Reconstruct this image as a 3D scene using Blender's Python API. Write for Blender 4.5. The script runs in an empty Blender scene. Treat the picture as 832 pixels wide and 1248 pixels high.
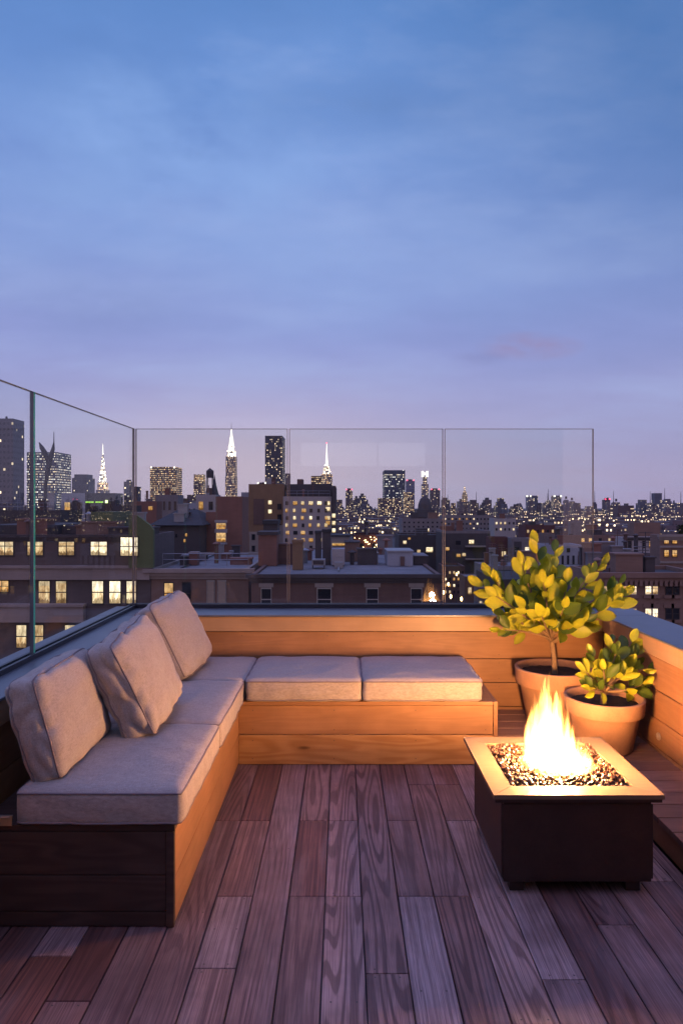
import bpy, bmesh, math, random
from mathutils import Vector, Matrix, noise as mnoise
R = math.radians
rnd = random.Random(7)
S = bpy.context.scene
COL = S.collection

SKY=[(0.,(.40,.345,.51)),(.035,(.41,.365,.545)),(.10,(.36,.365,.605)),(.22,(.285,.33,.65)),(.36,(.21,.31,.65)),(.50,(.135,.265,.61)),(.62,(.10,.235,.56)),(.78,(.38,.40,.95)),(1.,(.66,.60,1.40))]
SKYSTR=1.07
SUN=.13
HAZE=.00007
# ------------------------------------------------------------------ helpers
class MB:
    """collects faces, then links them as one mesh object"""
    def __init__(s): s.v=[]; s.f=[]; s.m=[]; s.t=[]; s.tint=(1,1,1)
    def quad(s, pts, m=0):
        b=len(s.v); s.v+= [tuple(p) for p in pts]; s.f.append(tuple(range(b,b+len(pts)))); s.m.append(m); s.t.append(s.tint)
    def grid(s, rows, m=0, close=False):
        b=len(s.v); n=len(rows[0])
        for r in rows: s.v += [tuple(p) for p in r]
        for i in range(len(rows)-1):
            for j in range(n if close else n-1):
                k=(j+1)%n
                s.f.append((b+i*n+j, b+i*n+k, b+(i+1)*n+k, b+(i+1)*n+j)); s.m.append(m); s.t.append(s.tint)
        return b
    def box(s, x0,x1,y0,y1,z0,z1, m=0, bev=0.0):
        if bev<=0:
            b=len(s.v)
            s.v += [(x0,y0,z0),(x1,y0,z0),(x1,y1,z0),(x0,y1,z0),(x0,y0,z1),(x1,y0,z1),(x1,y1,z1),(x0,y1,z1)]
            for f in ((0,3,2,1),(4,5,6,7),(0,1,5,4),(1,2,6,5),(2,3,7,6),(3,0,4,7)):
                s.f.append(tuple(b+i for i in f)); s.m.append(m); s.t.append(s.tint)
        else:
            bm=bmesh.new(); bmesh.ops.create_cube(bm,size=1)
            for v in bm.verts:
                v.co=Vector((x0+(v.co.x+.5)*(x1-x0), y0+(v.co.y+.5)*(y1-y0), z0+(v.co.z+.5)*(z1-z0)))
            bmesh.ops.bevel(bm, geom=list(bm.edges), offset=bev, segments=2, affect='EDGES', profile=.6)
            s.add_bm(bm,m)
    def add_bm(s,bm,m=0):
        b=len(s.v); bm.verts.index_update()
        s.v += [tuple(v.co) for v in bm.verts]
        for f in bm.faces:
            s.f.append(tuple(b+v.index for v in f.verts)); s.m.append(m); s.t.append(s.tint)
        bm.free()
    def tube(s, pts, rads, n=8, m=0, cap=True):
        pts=[Vector(p) for p in pts]; rows=[]
        up=Vector((0.13,0.21,1)).normalized()
        for i,p in enumerate(pts):
            d=(pts[min(i+1,len(pts)-1)]-pts[max(i-1,0)]).normalized()
            a=d.cross(up)
            if a.length<.05: a=d.cross(Vector((1,0,0)))
            a.normalize(); c=d.cross(a)
            r=rads[i] if hasattr(rads,'__len__') else rads
            rows.append([p+(a*math.cos(2*math.pi*k/n)+c*math.sin(2*math.pi*k/n))*r for k in range(n)])
        s.grid(rows,m,close=True)
        if cap:
            s.quad(rows[0][::-1],m); s.quad(rows[-1],m)
    def lathe(s, prof, cx=0,cy=0, n=40, m=0, wob=0):
        rows=[]
        for (r,z) in prof:
            rows.append([(cx+r*math.cos(2*math.pi*k/n)*(1+wob*math.sin(3*2*math.pi*k/n)), cy+r*math.sin(2*math.pi*k/n), z) for k in range(n)])
        s.grid(rows,m,close=True)
    def build(s, name, mats, parent=None, loc=None, smooth=False, tint=False):
        me=bpy.data.meshes.new(name); me.from_pydata(s.v,[],s.f)
        if not isinstance(mats,(list,tuple)): mats=[mats]
        for mt in mats: me.materials.append(mt)
        me.polygons.foreach_set('material_index', s.m)
        if smooth: me.polygons.foreach_set('use_smooth',[True]*len(s.f))
        if tint:
            ca=me.color_attributes.new('tint','FLOAT_COLOR','CORNER')
            k=0
            for fi,f in enumerate(s.f):
                for _ in f:
                    ca.data[k].color=(*s.t[fi],1); k+=1
        me.update()
        o=bpy.data.objects.new(name,me); COL.objects.link(o)
        if parent: o.parent=parent
        if loc is not None: o.location=loc
        return o

def fixnormals(o):
    bm=bmesh.new(); bm.from_mesh(o.data); bmesh.ops.recalc_face_normals(bm,faces=bm.faces); bm.to_mesh(o.data); bm.free()

def tag(o,label=None,cat=None,group=None,kind=None):
    if label: o['label']=label
    if cat: o['category']=cat
    if group: o['group']=group
    if kind: o['kind']=kind
    return o

def thing(name,label,cat,loc=(0,0,0),rz=0,group=None):
    o=bpy.data.objects.new(name,None); COL.objects.link(o); o.location=loc; o.rotation_euler=(0,0,rz)
    o.empty_display_size=.1
    return tag(o,label,cat,group)

def link_copy(src,parent,**kw):
    o=src.copy(); COL.objects.link(o); o.parent=parent
    for k,v in kw.items(): setattr(o,k,v)
    return o

# ------------------------------------------------------------------ materials
class NT:
    def __init__(s,name):
        s.mat=bpy.data.materials.new(name); s.mat.use_nodes=True; s.t=s.mat.node_tree; s.t.nodes.clear()
        s.out=s.n('ShaderNodeOutputMaterial')
    def n(s,typ,**kw):
        nd=s.t.nodes.new(typ)
        for k,v in kw.items(): setattr(nd,k,v)
        return nd
    def l(s,a,b): s.t.links.new(a,b)
    def val(s,sock,v):
        if hasattr(v,'links') or isinstance(v,bpy.types.NodeSocket): s.l(v,sock)
        else: sock.default_value=v
    def math(s,op,a,b=None,clamp=False,c=None):
        nd=s.n('ShaderNodeMath',operation=op,use_clamp=clamp); s.val(nd.inputs[0],a)
        if b is not None: s.val(nd.inputs[1],b)
        if c is not None: s.val(nd.inputs[2],c)
        return nd.outputs[0]
    def mix(s,f,a,b,blend='MIX'):
        nd=s.n('ShaderNodeMix',data_type='RGBA',blend_type=blend); s.val(nd.inputs[0],f)
        for i,c in ((6,a),(7,b)):
            if isinstance(c,tuple): c=(*c[:3],1)
            s.val(nd.inputs[i],c)
        return nd.outputs[2]
    def noise(s,vec,scale,detail=3,rough=.55,dim='3D',w=None):
        nd=s.n('ShaderNodeTexNoise',noise_dimensions=dim); s.l(vec,nd.inputs['Vector'])
        nd.inputs['Scale'].default_value=scale; nd.inputs['Detail'].default_value=detail; nd.inputs['Roughness'].default_value=rough
        if w is not None: s.val(nd.inputs['W'],w)
        return nd.outputs['Fac']
    def ramp(s,f,stops,interp='LINEAR'):
        nd=s.n('ShaderNodeValToRGB'); s.l(f,nd.inputs[0]); cr=nd.color_ramp; cr.interpolation=interp
        while len(cr.elements)<len(stops): cr.elements.new(.5)
        for e,(p,c) in zip(cr.elements,stops):
            e.position=p; e.color=(*c[:3],1) if isinstance(c,tuple) else (c,c,c,1)
        return nd.outputs[0]
    def mapv(s,vec,scale=(1,1,1),loc=(0,0,0),rot=(0,0,0)):
        nd=s.n('ShaderNodeMapping'); s.l(vec,nd.inputs[0]); nd.inputs['Scale'].default_value=scale
        nd.inputs['Location'].default_value=loc; nd.inputs['Rotation'].default_value=rot
        return nd.outputs[0]
    def obj(s): return s.n('ShaderNodeTexCoord').outputs['Object']
    def princ(s,col,rough=.6,metal=0,bump=None,bstr=.3,bdist=.01,**kw):
        p=s.n('ShaderNodeBsdfPrincipled')
        if isinstance(col,tuple): col=(*col[:3],1)
        s.val(p.inputs['Base Color'],col); s.val(p.inputs['Roughness'],rough); s.val(p.inputs['Metallic'],metal)
        for k,v in kw.items(): s.val(p.inputs[k.replace('_',' ')],v)
        if bump is not None:
            b=s.n('ShaderNodeBump'); b.inputs['Strength'].default_value=bstr; b.inputs['Distance'].default_value=bdist
            s.l(bump,b.inputs['Height']); s.l(b.outputs[0],p.inputs['Normal'])
        s.l(p.outputs[0],s.out.inputs[0]); return p

def simple(name,col,rough=.6,metal=0,var=.25,scale=6,bstr=.15,**kw):
    m=NT(name); co=m.obj(); n1=m.noise(co,scale,4); n2=m.noise(co,scale*9,3)
    f=m.math('ADD',m.math('MULTIPLY',n1,.7),m.math('MULTIPLY',n2,.3))
    c=m.ramp(f,[(.25,tuple(x*(1-var) for x in col)),(.75,tuple(min(1,x*(1+var)) for x in col))])
    m.princ(c,rough,metal,bump=n2,bstr=bstr,bdist=.004,**kw)
    return m.mat

def deck_mat():
    m=NT('deck_timber'); co=m.obj()
    at=m.n('ShaderNodeAttribute',attribute_name='tint'); sp=m.n('ShaderNodeSeparateColor'); m.l(at.outputs['Color'],sp.inputs[0])
    tone,seed,kind=sp.outputs[0],sp.outputs[1],sp.outputs[2]
    cb=m.n('ShaderNodeCombineXYZ'); m.l(m.math('MULTIPLY',seed,37.),cb.inputs[2]); m.l(m.math('MULTIPLY',seed,3.),cb.inputs[1]); m.l(m.math('MULTIPLY',seed,11.),cb.inputs[0])
    va=m.n('ShaderNodeVectorMath',operation='ADD'); m.l(co,va.inputs[0]); m.l(cb.outputs[0],va.inputs[1]); v=va.outputs[0]
    big=m.noise(m.mapv(v,(6.2,.42,1)),1,1.2,.35)                     # stretched field whose contour lines are the cathedral grain
    cath=m.math('SINE',m.math('MULTIPLY',big,120.))
    cath=m.ramp(m.math('ADD',m.math('MULTIPLY',cath,.5),.5),[(.25,0.),(.6,.12),(.8,1.)])
    straight=m.noise(m.mapv(v,(95,1.2,1)),1,2,.5)
    straight=m.ramp(straight,[(.38,0.),(.62,1.)])
    fine=m.noise(m.mapv(v,(330,5,1)),1,3,.65)
    grain=m.mix(kind,straight,cath)
    blot=m.noise(v,2.6,4,.6)
    silver=m.ramp(m.noise(m.mapv(v,(7,1.1,1)),1,3,.6),[(.5,0.),(.68,1.)])
    hue=m.math('FRACT',m.math('MULTIPLY',seed,7.31))
    dark=m.mix(tone,(.055,.026,.026),m.mix(hue,(.21,.125,.11),(.185,.135,.14))); light=m.mix(tone,m.mix(hue,(.20,.085,.065),(.165,.09,.085)),m.mix(hue,(.53,.36,.32),(.47,.37,.375)))
    c=m.mix(m.math('MULTIPLY',grain,.85),light,dark)
    c=m.mix(m.math('MULTIPLY',silver,.33),c,(.42,.35,.37))
    c=m.mix(m.ramp(blot,[(.35,.45),(.6,0.)]),c,(.05,.03,.03))
    c=m.mix(m.ramp(fine,[(.42,0.),(.66,.6)]),c,(.05,.03,.03))
    kn=m.n('ShaderNodeTexVoronoi'); m.l(m.mapv(v,(4.5,1.3,1)),kn.inputs['Vector']); kn.inputs['Scale'].default_value=1
    c=m.mix(m.ramp(kn.outputs['Distance'],[(.02,.85),(.06,.0)]),c,(.03,.018,.016))
    h=m.math('ADD',m.math('MULTIPLY',grain,-.5),m.math('MULTIPLY',fine,.6))
    m.princ(c,m.math('ADD',m.math('MULTIPLY',blot,.3),.42),bump=h,bstr=.5,bdist=.002,Specular_IOR_Level=.32)
    return m.mat

def wood_mat(name,c0,c1,axis='X',rough=.5,contrast=.5,knots=True):
    """boards with grain along one axis; each board's 'tint' shifts it"""
    m=NT(name); co=m.obj()
    at=m.n('ShaderNodeAttribute',attribute_name='tint'); sp=m.n('ShaderNodeSeparateColor'); m.l(at.outputs['Color'],sp.inputs[0])
    tone,seed=sp.outputs[0],sp.outputs[1]
    cb=m.n('ShaderNodeCombineXYZ')
    for i in range(3): m.l(m.math('MULTIPLY',seed,(13.,17.,29.)[i]),cb.inputs[i])
    va=m.n('ShaderNodeVectorMath',operation='ADD'); m.l(co,va.inputs[0]); m.l(cb.outputs[0],va.inputs[1]); v=va.outputs[0]
    lo,hi=.9,7.
    sc={'X':(lo,hi,hi),'Y':(hi,lo,hi)}[axis]; sf={'X':(3,130,130),'Y':(130,3,130)}[axis]
    big=m.noise(m.mapv(v,sc),1,2,.45)
    g=m.ramp(m.math('ADD',m.math('MULTIPLY',m.math('SINE',m.math('MULTIPLY',big,60.)),.5),.5),[(.1,0.),(.9,1.)])
    fine=m.noise(m.mapv(v,sf),1,2,.6)
    blot=m.noise(v,3.,3,.6)
    c=m.mix(m.math('MULTIPLY',g,contrast),c1,c0)
    c=m.mix(m.math('MULTIPLY',fine,.35),c,tuple(x*.55 for x in c0))
    c=m.mix(m.math('MULTIPLY',tone,.45),c,tuple(x*.5 for x in c0))
    c=m.mix(m.ramp(blot,[(.4,.3),(.65,0.)]),c,tuple(x*.5 for x in c0))
    if knots:
        kn=m.n('ShaderNodeTexVoronoi'); m.l(m.mapv(v,{'X':(1.4,5,5),'Y':(5,1.4,5)}[axis]),kn.inputs['Vector']); kn.inputs['Scale'].default_value=1
        c=m.mix(m.ramp(kn.outputs['Distance'],[(.03,.8),(.07,.0)]),c,tuple(x*.25 for x in c0))
    m.princ(c,rough,bump=m.math('ADD',m.math('MULTIPLY',g,-.4),fine),bstr=.25,bdist=.002,Specular_IOR_Level=.35)
    return m.mat

def fabric_mat(name,col):
    m=NT(name); co=m.obj()
    w1=m.noise(m.mapv(co,(420,40,420)),1,2,.6); w2=m.noise(m.mapv(co,(40,420,90)),1,2,.6)
    blot=m.noise(co,7,3,.6)
    f=m.math('ADD',m.math('MULTIPLY',w1,.5),m.math('MULTIPLY',w2,.5))
    c=m.ramp(f,[(.32,tuple(x*.66 for x in col)),(.68,tuple(min(1,x*1.16) for x in col))])
    c=m.mix(m.ramp(blot,[(.35,.22),(.65,0.)]),c,tuple(x*.62 for x in col))
    wv=m.n('ShaderNodeTexNoise'); m.l(co,wv.inputs['Vector']); wv.inputs['Scale'].default_value=16; wv.inputs['Detail'].default_value=3
    h=m.math('ADD',m.math('MULTIPLY',wv.outputs['Fac'],1.),m.math('MULTIPLY',f,.12))
    m.princ(c,.92,bump=h,bstr=.35,bdist=.012,Sheen_Weight=.2,Specular_IOR_Level=.15)
    return m.mat

def glass_mat(k,name):
    m=NT(name); geo=m.n('ShaderNodeNewGeometry')
    ior=m.mix(geo.outputs['Backfacing'],(1.5,1.5,1.5),(1/1.5,1/1.5,1/1.5))
    fr=m.n('ShaderNodeFresnel'); m.l(ior,fr.inputs['IOR'])
    tr=m.n('ShaderNodeBsdfTransparent'); tr.inputs[0].default_value=(.97,.985,.975,1)
    gl=m.n('ShaderNodeBsdfGlossy'); gl.inputs['Roughness'].default_value=0.0; gl.inputs[0].default_value=(1,1,1,1)
    mx=m.n('ShaderNodeMixShader'); m.l(m.math('MULTIPLY',fr.outputs[0],k),mx.inputs[0]); m.l(tr.outputs[0],mx.inputs[1]); m.l(gl.outputs[0],mx.inputs[2])
    m.l(mx.outputs[0],m.out.inputs[0]); return m.mat

def emit(name,col,st):
    m=NT(name); e=m.n('ShaderNodeEmission'); e.inputs[0].default_value=(*col,1); e.inputs[1].default_value=st
    m.l(e.outputs[0],m.out.inputs[0]); return m.mat

M={}
M['deck']=deck_mat()
M['cedarX']=wood_mat('cedar_cladding_across',(.27,.13,.058),(.42,.225,.11),'X',.5,.24,False)
M['cedarY']=wood_mat('cedar_cladding_along',(.27,.13,.058),(.42,.225,.11),'Y',.5,.24,False)
M['rawX']=wood_mat('raw_pine_board',(.36,.17,.06),(.52,.29,.12),'X',.5,.7)
M['stepX']=wood_mat('step_boards_across',(.20,.105,.07),(.34,.20,.14),'X',.5,.4)
M['darkboard']=wood_mat('shade_dark_boards',(.05,.03,.025),(.095,.06,.05),'X',.6,.5)  # bench end and side lid: shade put into the board colour
M['fascia']=wood_mat('painted_fascia',(.42,.27,.15),(.47,.31,.18),'X',.42,.15,False)
M['fasciaY']=wood_mat('painted_fascia_along',(.42,.27,.15),(.47,.31,.18),'Y',.42,.15,False)
M['coping']=simple('grey_metal_coping',(.14,.155,.19),.38,.35,.15,3)
M['fabric']=fabric_mat('oatmeal_outdoor_fabric',(.41,.365,.335))
M['piping']=simple('piping_cord',(.2,.17,.18),.8,0,.1,60)
M['glass']=glass_mat(.42,'clear_glass'); M['glass_back']=glass_mat(.8,'clear_glass_back'); M['arris']=simple('frosted_glass_arris',(.15,.16,.19),.35,0,.1,3,0)
M['glass_edge']=simple('green_glass_edge',(.36,.86,.62),.2,0,.15,3,0)
def edge_mat():
    m=NT('green_glass_end'); d=m.n('ShaderNodeBsdfDiffuse'); d.inputs[0].default_value=(.12,.72,.40,1); t=m.n('ShaderNodeBsdfTranslucent'); t.inputs[0].default_value=(.30,1.,.62,1)
    mx=m.n('ShaderNodeMixShader'); mx.inputs[0].default_value=.7; m.l(d.outputs[0],mx.inputs[1]); m.l(t.outputs[0],mx.inputs[2]); m.l(mx.outputs[0],m.out.inputs[0]); return m.mat
M['glass_edge']=edge_mat()
M['glass_top']=simple('dark_glass_edge',(.06,.1,.1),.15,0,.2,3,0)
M['steel']=simple('dark_channel_steel',(.07,.07,.085),.4,.7,.2,8)
M['bronze']=simple('blackened_steel',(.036,.019,.015),.5,.1,.35,9)
M['tan_top']=wood_mat('pale_stone_slab',(.17,.11,.07),(.205,.14,.09),'X',.5,.2,False)
M['rock']=simple('lava_pebble',(.06,.03,.018),.3,0,.6,30)
M['terra']=simple('terracotta_clay',(.44,.24,.135),.75,0,.22,9,.25)
M['soil']=simple('potting_soil',(.045,.028,.018),.95,0,.5,60,.8)
M['bark']=simple('smooth_bark',(.24,.16,.09),.8,0,.3,40,.4)
def leaf_mat():
    m=NT('waxy_leaf'); at=m.n('ShaderNodeAttribute',attribute_name='tint')
    c=m.mix(m.math('MULTIPLY',m.noise(m.obj(),60,3),.35),at.outputs['Color'],(.10,.13,.012))
    p=m.princ(c,.38,Specular_IOR_Level=.35)
    tl=m.n('ShaderNodeBsdfTranslucent'); m.l(m.mix(.5,c,(.3,.34,.02)),tl.inputs[0])
    mx=m.n('ShaderNodeMixShader'); mx.inputs[0].default_value=.28; m.l(p.outputs[0],mx.inputs[1]); m.l(tl.outputs[0],mx.inputs[2])
    m.l(mx.outputs[0],m.out.inputs[0]); return m.mat
M['leaf']=leaf_mat()

# ------------------------------------------------------------------ deck
deck=MB(); ENDS=[]
joints={-4:[3.457,1.9],-3:[3.457,2.79,2.356],-2:[2.05],-1:[3.457,2.79,1.2],0:[3.457,2.79,1.6],1:[2.33],2:[3.457,2.79,1.7],3:[3.9,2.79,1.3],4:[3.9,3.457,2.1],5:[2.3],6:[3.0,1.9],7:[2.6],8:[2.2,1.5],9:[2.9,1.9],-5:[2.6],-6:[2.2],-7:[2.42,1.8],-8:[2.0],-9:[2.3]}
tones={-3:[.15,.4,.95,.75],-1:[.5,.12,.3,.6],0:[.45,.6,.8,.4],1:[.45,.55],2:[.2,.3,.85,.5],3:[.3,.35,.25,.5],4:[.2,.5,.75,.4],-2:[.45,.3],-4:[.2,.35,.3]}
kinds={-1:[1,.1,.6,1],0:[1,1,1,1],1:[1,1],2:[.3,.9,.2,.4],3:[.2,.9,1,.5],4:[.3,.2,.9,.8],-3:[0,.1,0,0],-2:[.5,.4],5:[.2,.5],6:[.9,.6,.2],7:[.9,.3]}
for k in range(-12,11):
    x0=-.067+.148*k; x1=x0+.1435
    if x0>1.47: break
    ys=[4.3]+joints.get(k,[2.5])+[-1.6]
    for i in range(len(ys)-1):
        tn=tones.get(k); tn=tn[i%len(tn)] if tn else rnd.choice((.0,.08,.2,.4,.6,.95))
        kd=kinds.get(k); kd=kd[i%len(kd)] if kd else rnd.random()
        deck.tint=(tn,rnd.random(),kd)
        ENDS.append((x0,min(x1,1.47),ys[i+1],ys[i]))
        deck.box(x0,min(x1,1.47),ys[i+1]+.002,ys[i]-.002,-.03,0,bev=.003)
M['screw']=simple('dull_screw_head',(.10,.085,.08),.4,.8,.2,40)
def disc(mb,c,n,r=.0036,m=1):
    c=Vector(c); n=Vector(n); a=n.orthogonal().normalized(); b=n.cross(a)
    mb.quad([c+n*.0007+(a*math.cos(k*math.pi/4)+b*math.sin(k*math.pi/4))*r for k in range(8)],m)
for (xa,xb,ya,yb) in ENDS:
    for yy in (ya+.02,yb-.02,(ya+yb)/2):
        for xx in (xa+.03,xb-.03): disc(deck,(xx,yy,0),(0,0,1))
o=deck.build('deck',[M['deck'],M['screw']],tint=True); tag(o,kind='structure')
u=MB(); u.box(-1.75,2.15,-1.6,5.2,-.25,-.032); tag(u.build('floor_slab',M['steel']),kind='structure')

# raised platform (L shape) with step
plat=thing('raised_platform','low raised timber platform with cross boards along the right wall','platform',(1.47,2,0))
pt=MB(); y=-1.5
while y<4.86:
    y1=min(y+.139,4.868); x0=.975 if y>3.62 else 1.47
    pt.tint=(rnd.random(),rnd.random(),0)
    if y<3.62: pt.box(x0-1.47,1.862-1.47,y-2+.002,y1-2-.003,.112,.14,bev=.003)
    else: pt.box(x0-1.47,1.862-1.47,y-2+.002,y1-2-.003,.112,.14,bev=.003)
    y+=.142
pt.build('boards',M['stepX'],plat,tint=True)
rs=MB(); rs.tint=(.6,.3,0); rs.box(.012,.03,-3.5,1.63,0,.111,bev=.002); rs.tint=(.3,.7,0); rs.box(-.48,.011,1.632,1.65,0,.111,bev=.002)
rs.build('riser',M['cedarY'],plat,tint=True)

# ------------------------------------------------------------------ parapet walls
def cladding(mb,axis,fix,a0,a1,zs,side,breaks=()):
    for i in range(len(zs)-1):
        ed=[a0]+sorted(breaks)+[a1]
        for j in range(len(ed)-1):
            mb.tint=(rnd.random()*.6,rnd.random(),0)
            a_=ed[j]+.06
            while a_<ed[j+1]:
                for zz_ in (zs[i]+.03,zs[i+1]-.03):
                    if axis=='X': disc(mb,(a_,fix,zz_),(0,-1,0),.003)
                    else: disc(mb,(fix,a_,zz_),(-side,0,0),.003)
                a_+=.61
            if axis=='X': mb.box(ed[j]+.001,ed[j+1]-.001,min(fix,fix+side*.02),max(fix,fix+side*.02),zs[i]+.0025,zs[i+1]-.0025,bev=.003)
            else: mb.box(min(fix,fix+side*.02),max(fix,fix+side*.02),ed[j]+.001,ed[j+1]-.001,zs[i]+.0025,zs[i+1]-.0025,bev=.003)
zs=[0,.16,.33,.5,.695]
bw=thing('parapet_wall','orange lit timber clad parapet along the back of the terrace behind the bench','parapet wall',(0,4.87,0))
mb=MB(); mb.box(-1.72,2.16,.022,.38,-.25,.79); mb.build('core',M['steel'],bw)
mb=MB(); cladding(mb,'X',0,-1.385,1.86,zs,1,()); mb.build('cladding',[M['cedarX'],M['screw']],bw,tint=True)
mb=MB(); mb.tint=(0,.2,0); mb.box(-1.40,1.855,-.012,.021,.698,.80,bev=.003); mb.build('fascia',M['fascia'],bw,tint=True)
mb=MB(); mb.box(-1.74,2.19,-.022,.40,.802,.815,bev=.003); mb.build('coping',M['coping'],bw)
mb=MB(); mb.box(-1.62,1.93,.305,.322,.816,.845); mb.box(-1.62,1.93,.348,.365,.816,.845); mb.build('glass_channel',M['steel'],bw)
lw=thing('parapet_wall','parapet with wide blue grey coping running beside the long sofa at left','parapet wall',(-1.4,1.6,0))
mb=MB(); mb.box(-.32,-.022,-3.2,3.27,-.25,.79); mb.build('core',M['steel'],lw)
mb=MB(); cladding(mb,'Y',0,-3.2,3.26,zs,-1,(-.3,)); mb.build('cladding',[M['cedarY'],M['screw']],lw,tint=True)
mb=MB(); mb.tint=(0,.5,0); mb.box(-.021,.012,-3.2,3.255,.698,.80,bev=.003); mb.build('fascia',M['fasciaY'],lw,tint=True)
mb=MB(); mb.box(-.335,.02,-3.2,3.245,.802,.815,bev=.003); mb.build('coping',M['coping'],lw)
mb=MB(); mb.box(-.215,-.2,-3.2,3.57,.816,.84); mb.box(-.176,-.16,-3.2,3.57,.816,.84); mb.build('glass_channel',M['steel'],lw)
rw=thing('parapet_wall','timber clad parapet on the right side behind the potted plants','parapet wall',(1.862,1.6,0))
mb=MB(); mb.box(.022,.3,-3.2,3.27,-.25,.79); mb.build('core',M['steel'],rw)
mb=MB(); cladding(mb,'Y',0,-3.2,3.265,zs,1,(.9,)); mb.build('cladding',[M['cedarY'],M['screw']],rw,tint=True)
mb=MB(); mb.tint=(0,.8,0); mb.box(-.012,.021,-3.2,3.255,.698,.80,bev=.003); mb.build('fascia',M['fasciaY'],rw,tint=True)
mb=MB(); mb.box(-.02,.33,-3.2,3.245,.802,.815,bev=.003); mb.build('coping',M['coping'],rw)
# little recessed light in the right wall
sl=thing('step_light','small round unlit metal light set in the right wall by the smaller pot','wall light',(1.862,4.02,.235))
mb=MB(); mb.lathe([(0.001,-.002),(.017,-.002),(.022,.002),(.022,.012)],n=20); o=mb.build('bezel',simple('brushed_bezel',(.5,.45,.38),.3,.9,.1),sl,smooth=True); o.rotation_euler=(0,R(90),0); o.location=(-.008,0,0)
mb=MB(); mb.lathe([(0.0005,-.001),(.011,-.001),(.012,.004)],n=16); o=mb.build('lens',simple('frosted_lens',(.6,.55,.45),.2,0,.1),sl,smooth=True); o.rotation_euler=(0,R(90),0); o.location=(-.0125,0,0)

# glass balustrade
gz0,gz1=.822,2.178
def pane(a0,a1,axis,label,top=gz1):
    g=thing('glass_panel',label,'glass panel',((a0+a1)/2,5.205,gz0) if axis=='X' else (-1.585,(a0+a1)/2,gz0),0,'frameless glass balustrade panels')
    L=(a1-a0)/2; t=.0085; H=top-gz0; mb=MB()
    P=(lambda a,b,z:(a,b,z)) if axis=='X' else (lambda a,b,z:(b,a,z))
    for sgn in (-1,1):
        q=[P(-L,sgn*t,0),P(L,sgn*t,0),P(L,sgn*t,H),P(-L,sgn*t,H)]
        mb.quad(q,0)
    for e in (-L,L): mb.quad([P(e,-t,0),P(e,t,0),P(e,t,H),P(e,-t,H)],1 if axis=='Y' and e<0 else 3)
    mb.quad([P(-L,-t,H),P(L,-t,H),P(L,t,H),P(-L,t,H)],2); mb.quad([P(-L,-t,0),P(L,-t,0),P(L,t,0),P(-L,t,0)],2)
    w_=.0038
    for sgn in (-1,1):
        y_=sgn*(t+.0006)
        for (a_,b_,c_,d_) in ((-L,-L+w_,0,H),(L-w_,L,0,H),(-L+w_,L-w_,H-w_*.7,H)): mb.quad([P(a_,y_,c_),P(b_,y_,c_),P(b_,y_,d_),P(a_,y_,d_)],1 if axis=='Y' and b_<0 and c_==0 else 3)
    o=mb.build('pane',[M['glass_back'] if axis=='X' else M['glass'],M['glass_edge'],M['glass_top'],M['arris']],g); fixnormals(o)
pane(-1.572,-.416,'X','glass panel at the back corner behind the third pillow')
pane(-.404,.766,'X','middle glass panel of the back balustrade')
pane(.778,1.91,'X','glass panel at the free right end of the back balustrade')
pane(3.505,5.19,'Y','glass panel above the sofa with a bright green front edge')
pane(1.79,3.49,'Y','nearest glass panel cut by the left edge of the picture')

# ------------------------------------------------------------------ corner bench
bench=thing('corner_bench','built in L shaped timber corner bench carrying the grey cushions','bench',(-.63,4.2,0))
def bb(name,mat,boxes,dots=()):
    mb=MB()
    for b in boxes:
        mb.tint=(rnd.random()*.5,rnd.random(),0)
        mb.box(b[0]+.63,b[1]+.63,b[2]-4.2,b[3]-4.2,b[4],b[5],bev=.003)
    for (c_,n_) in dots: disc(mb,(c_[0]+.63,c_[1]-4.2,c_[2]),n_,.003)
    return mb.build(name,[mat,M['screw']] if dots else mat,bench,tint=True)
bb('side_front',M['cedarY'],[(-.657,-.635,2.602,4.86,.186,.362),(-.657,-.635,2.602,4.86,.012,.182)],[((-.635,a,b),(1,0,0)) for a in (2.66,3.25,3.84) for b in (.045,.15,.215,.335)])
bb('side_lid',M['darkboard'],[(-1.38,-.632,2.58,4.86,.366,.39)])
bb('end_panel',M['darkboard'],[(-1.38,-.666,2.582,2.602,.20,.362),(-1.38,-.666,2.582,2.602,.062,.196),(-1.38,-.666,2.584,2.602,.004,.058)])
bb('corner_post',M['darkboard'],[(-.664,-.634,2.576,2.600,.004,.363)])
bb('back_front',M['cedarX'],[(-.634,.925,4.2,4.222,.188,.362)],[((a,4.2,b),(0,-1,0)) for a in (-.55,-.05,.45,.88) for b in (.215,.335)])
bb('kick_board',M['rawX'],[(-.634,.925,4.194,4.222,.004,.184)],[((a,4.194,b),(0,-1,0)) for a in (-.55,-.05,.45,.88) for b in (.04,.15)])
bb('back_lid',M['cedarX'],[(-.631,.925,4.19,4.86,.366,.39)])
bb('end_panel',M['cedarY'],[(.927,.953,4.192,4.86,.004,.39)])
mb=MB(); mb.tube([(-1.285+.63,2.57-4.2,.425),(-1.285+.63,2.56-4.2,.425)],.006,8); mb.tube([(-1.285+.63,2.565-4.2,.425),(-1.25+.63,2.565-4.2,.425)],.004,8)
mb.box(-1.30+.63,-1.24+.63,2.566-4.2,2.575-4.2,.392,.43)
mb.build('bracket',simple('bright_bracket',(.55,.55,.5),.3,.9,.1),bench)

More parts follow.
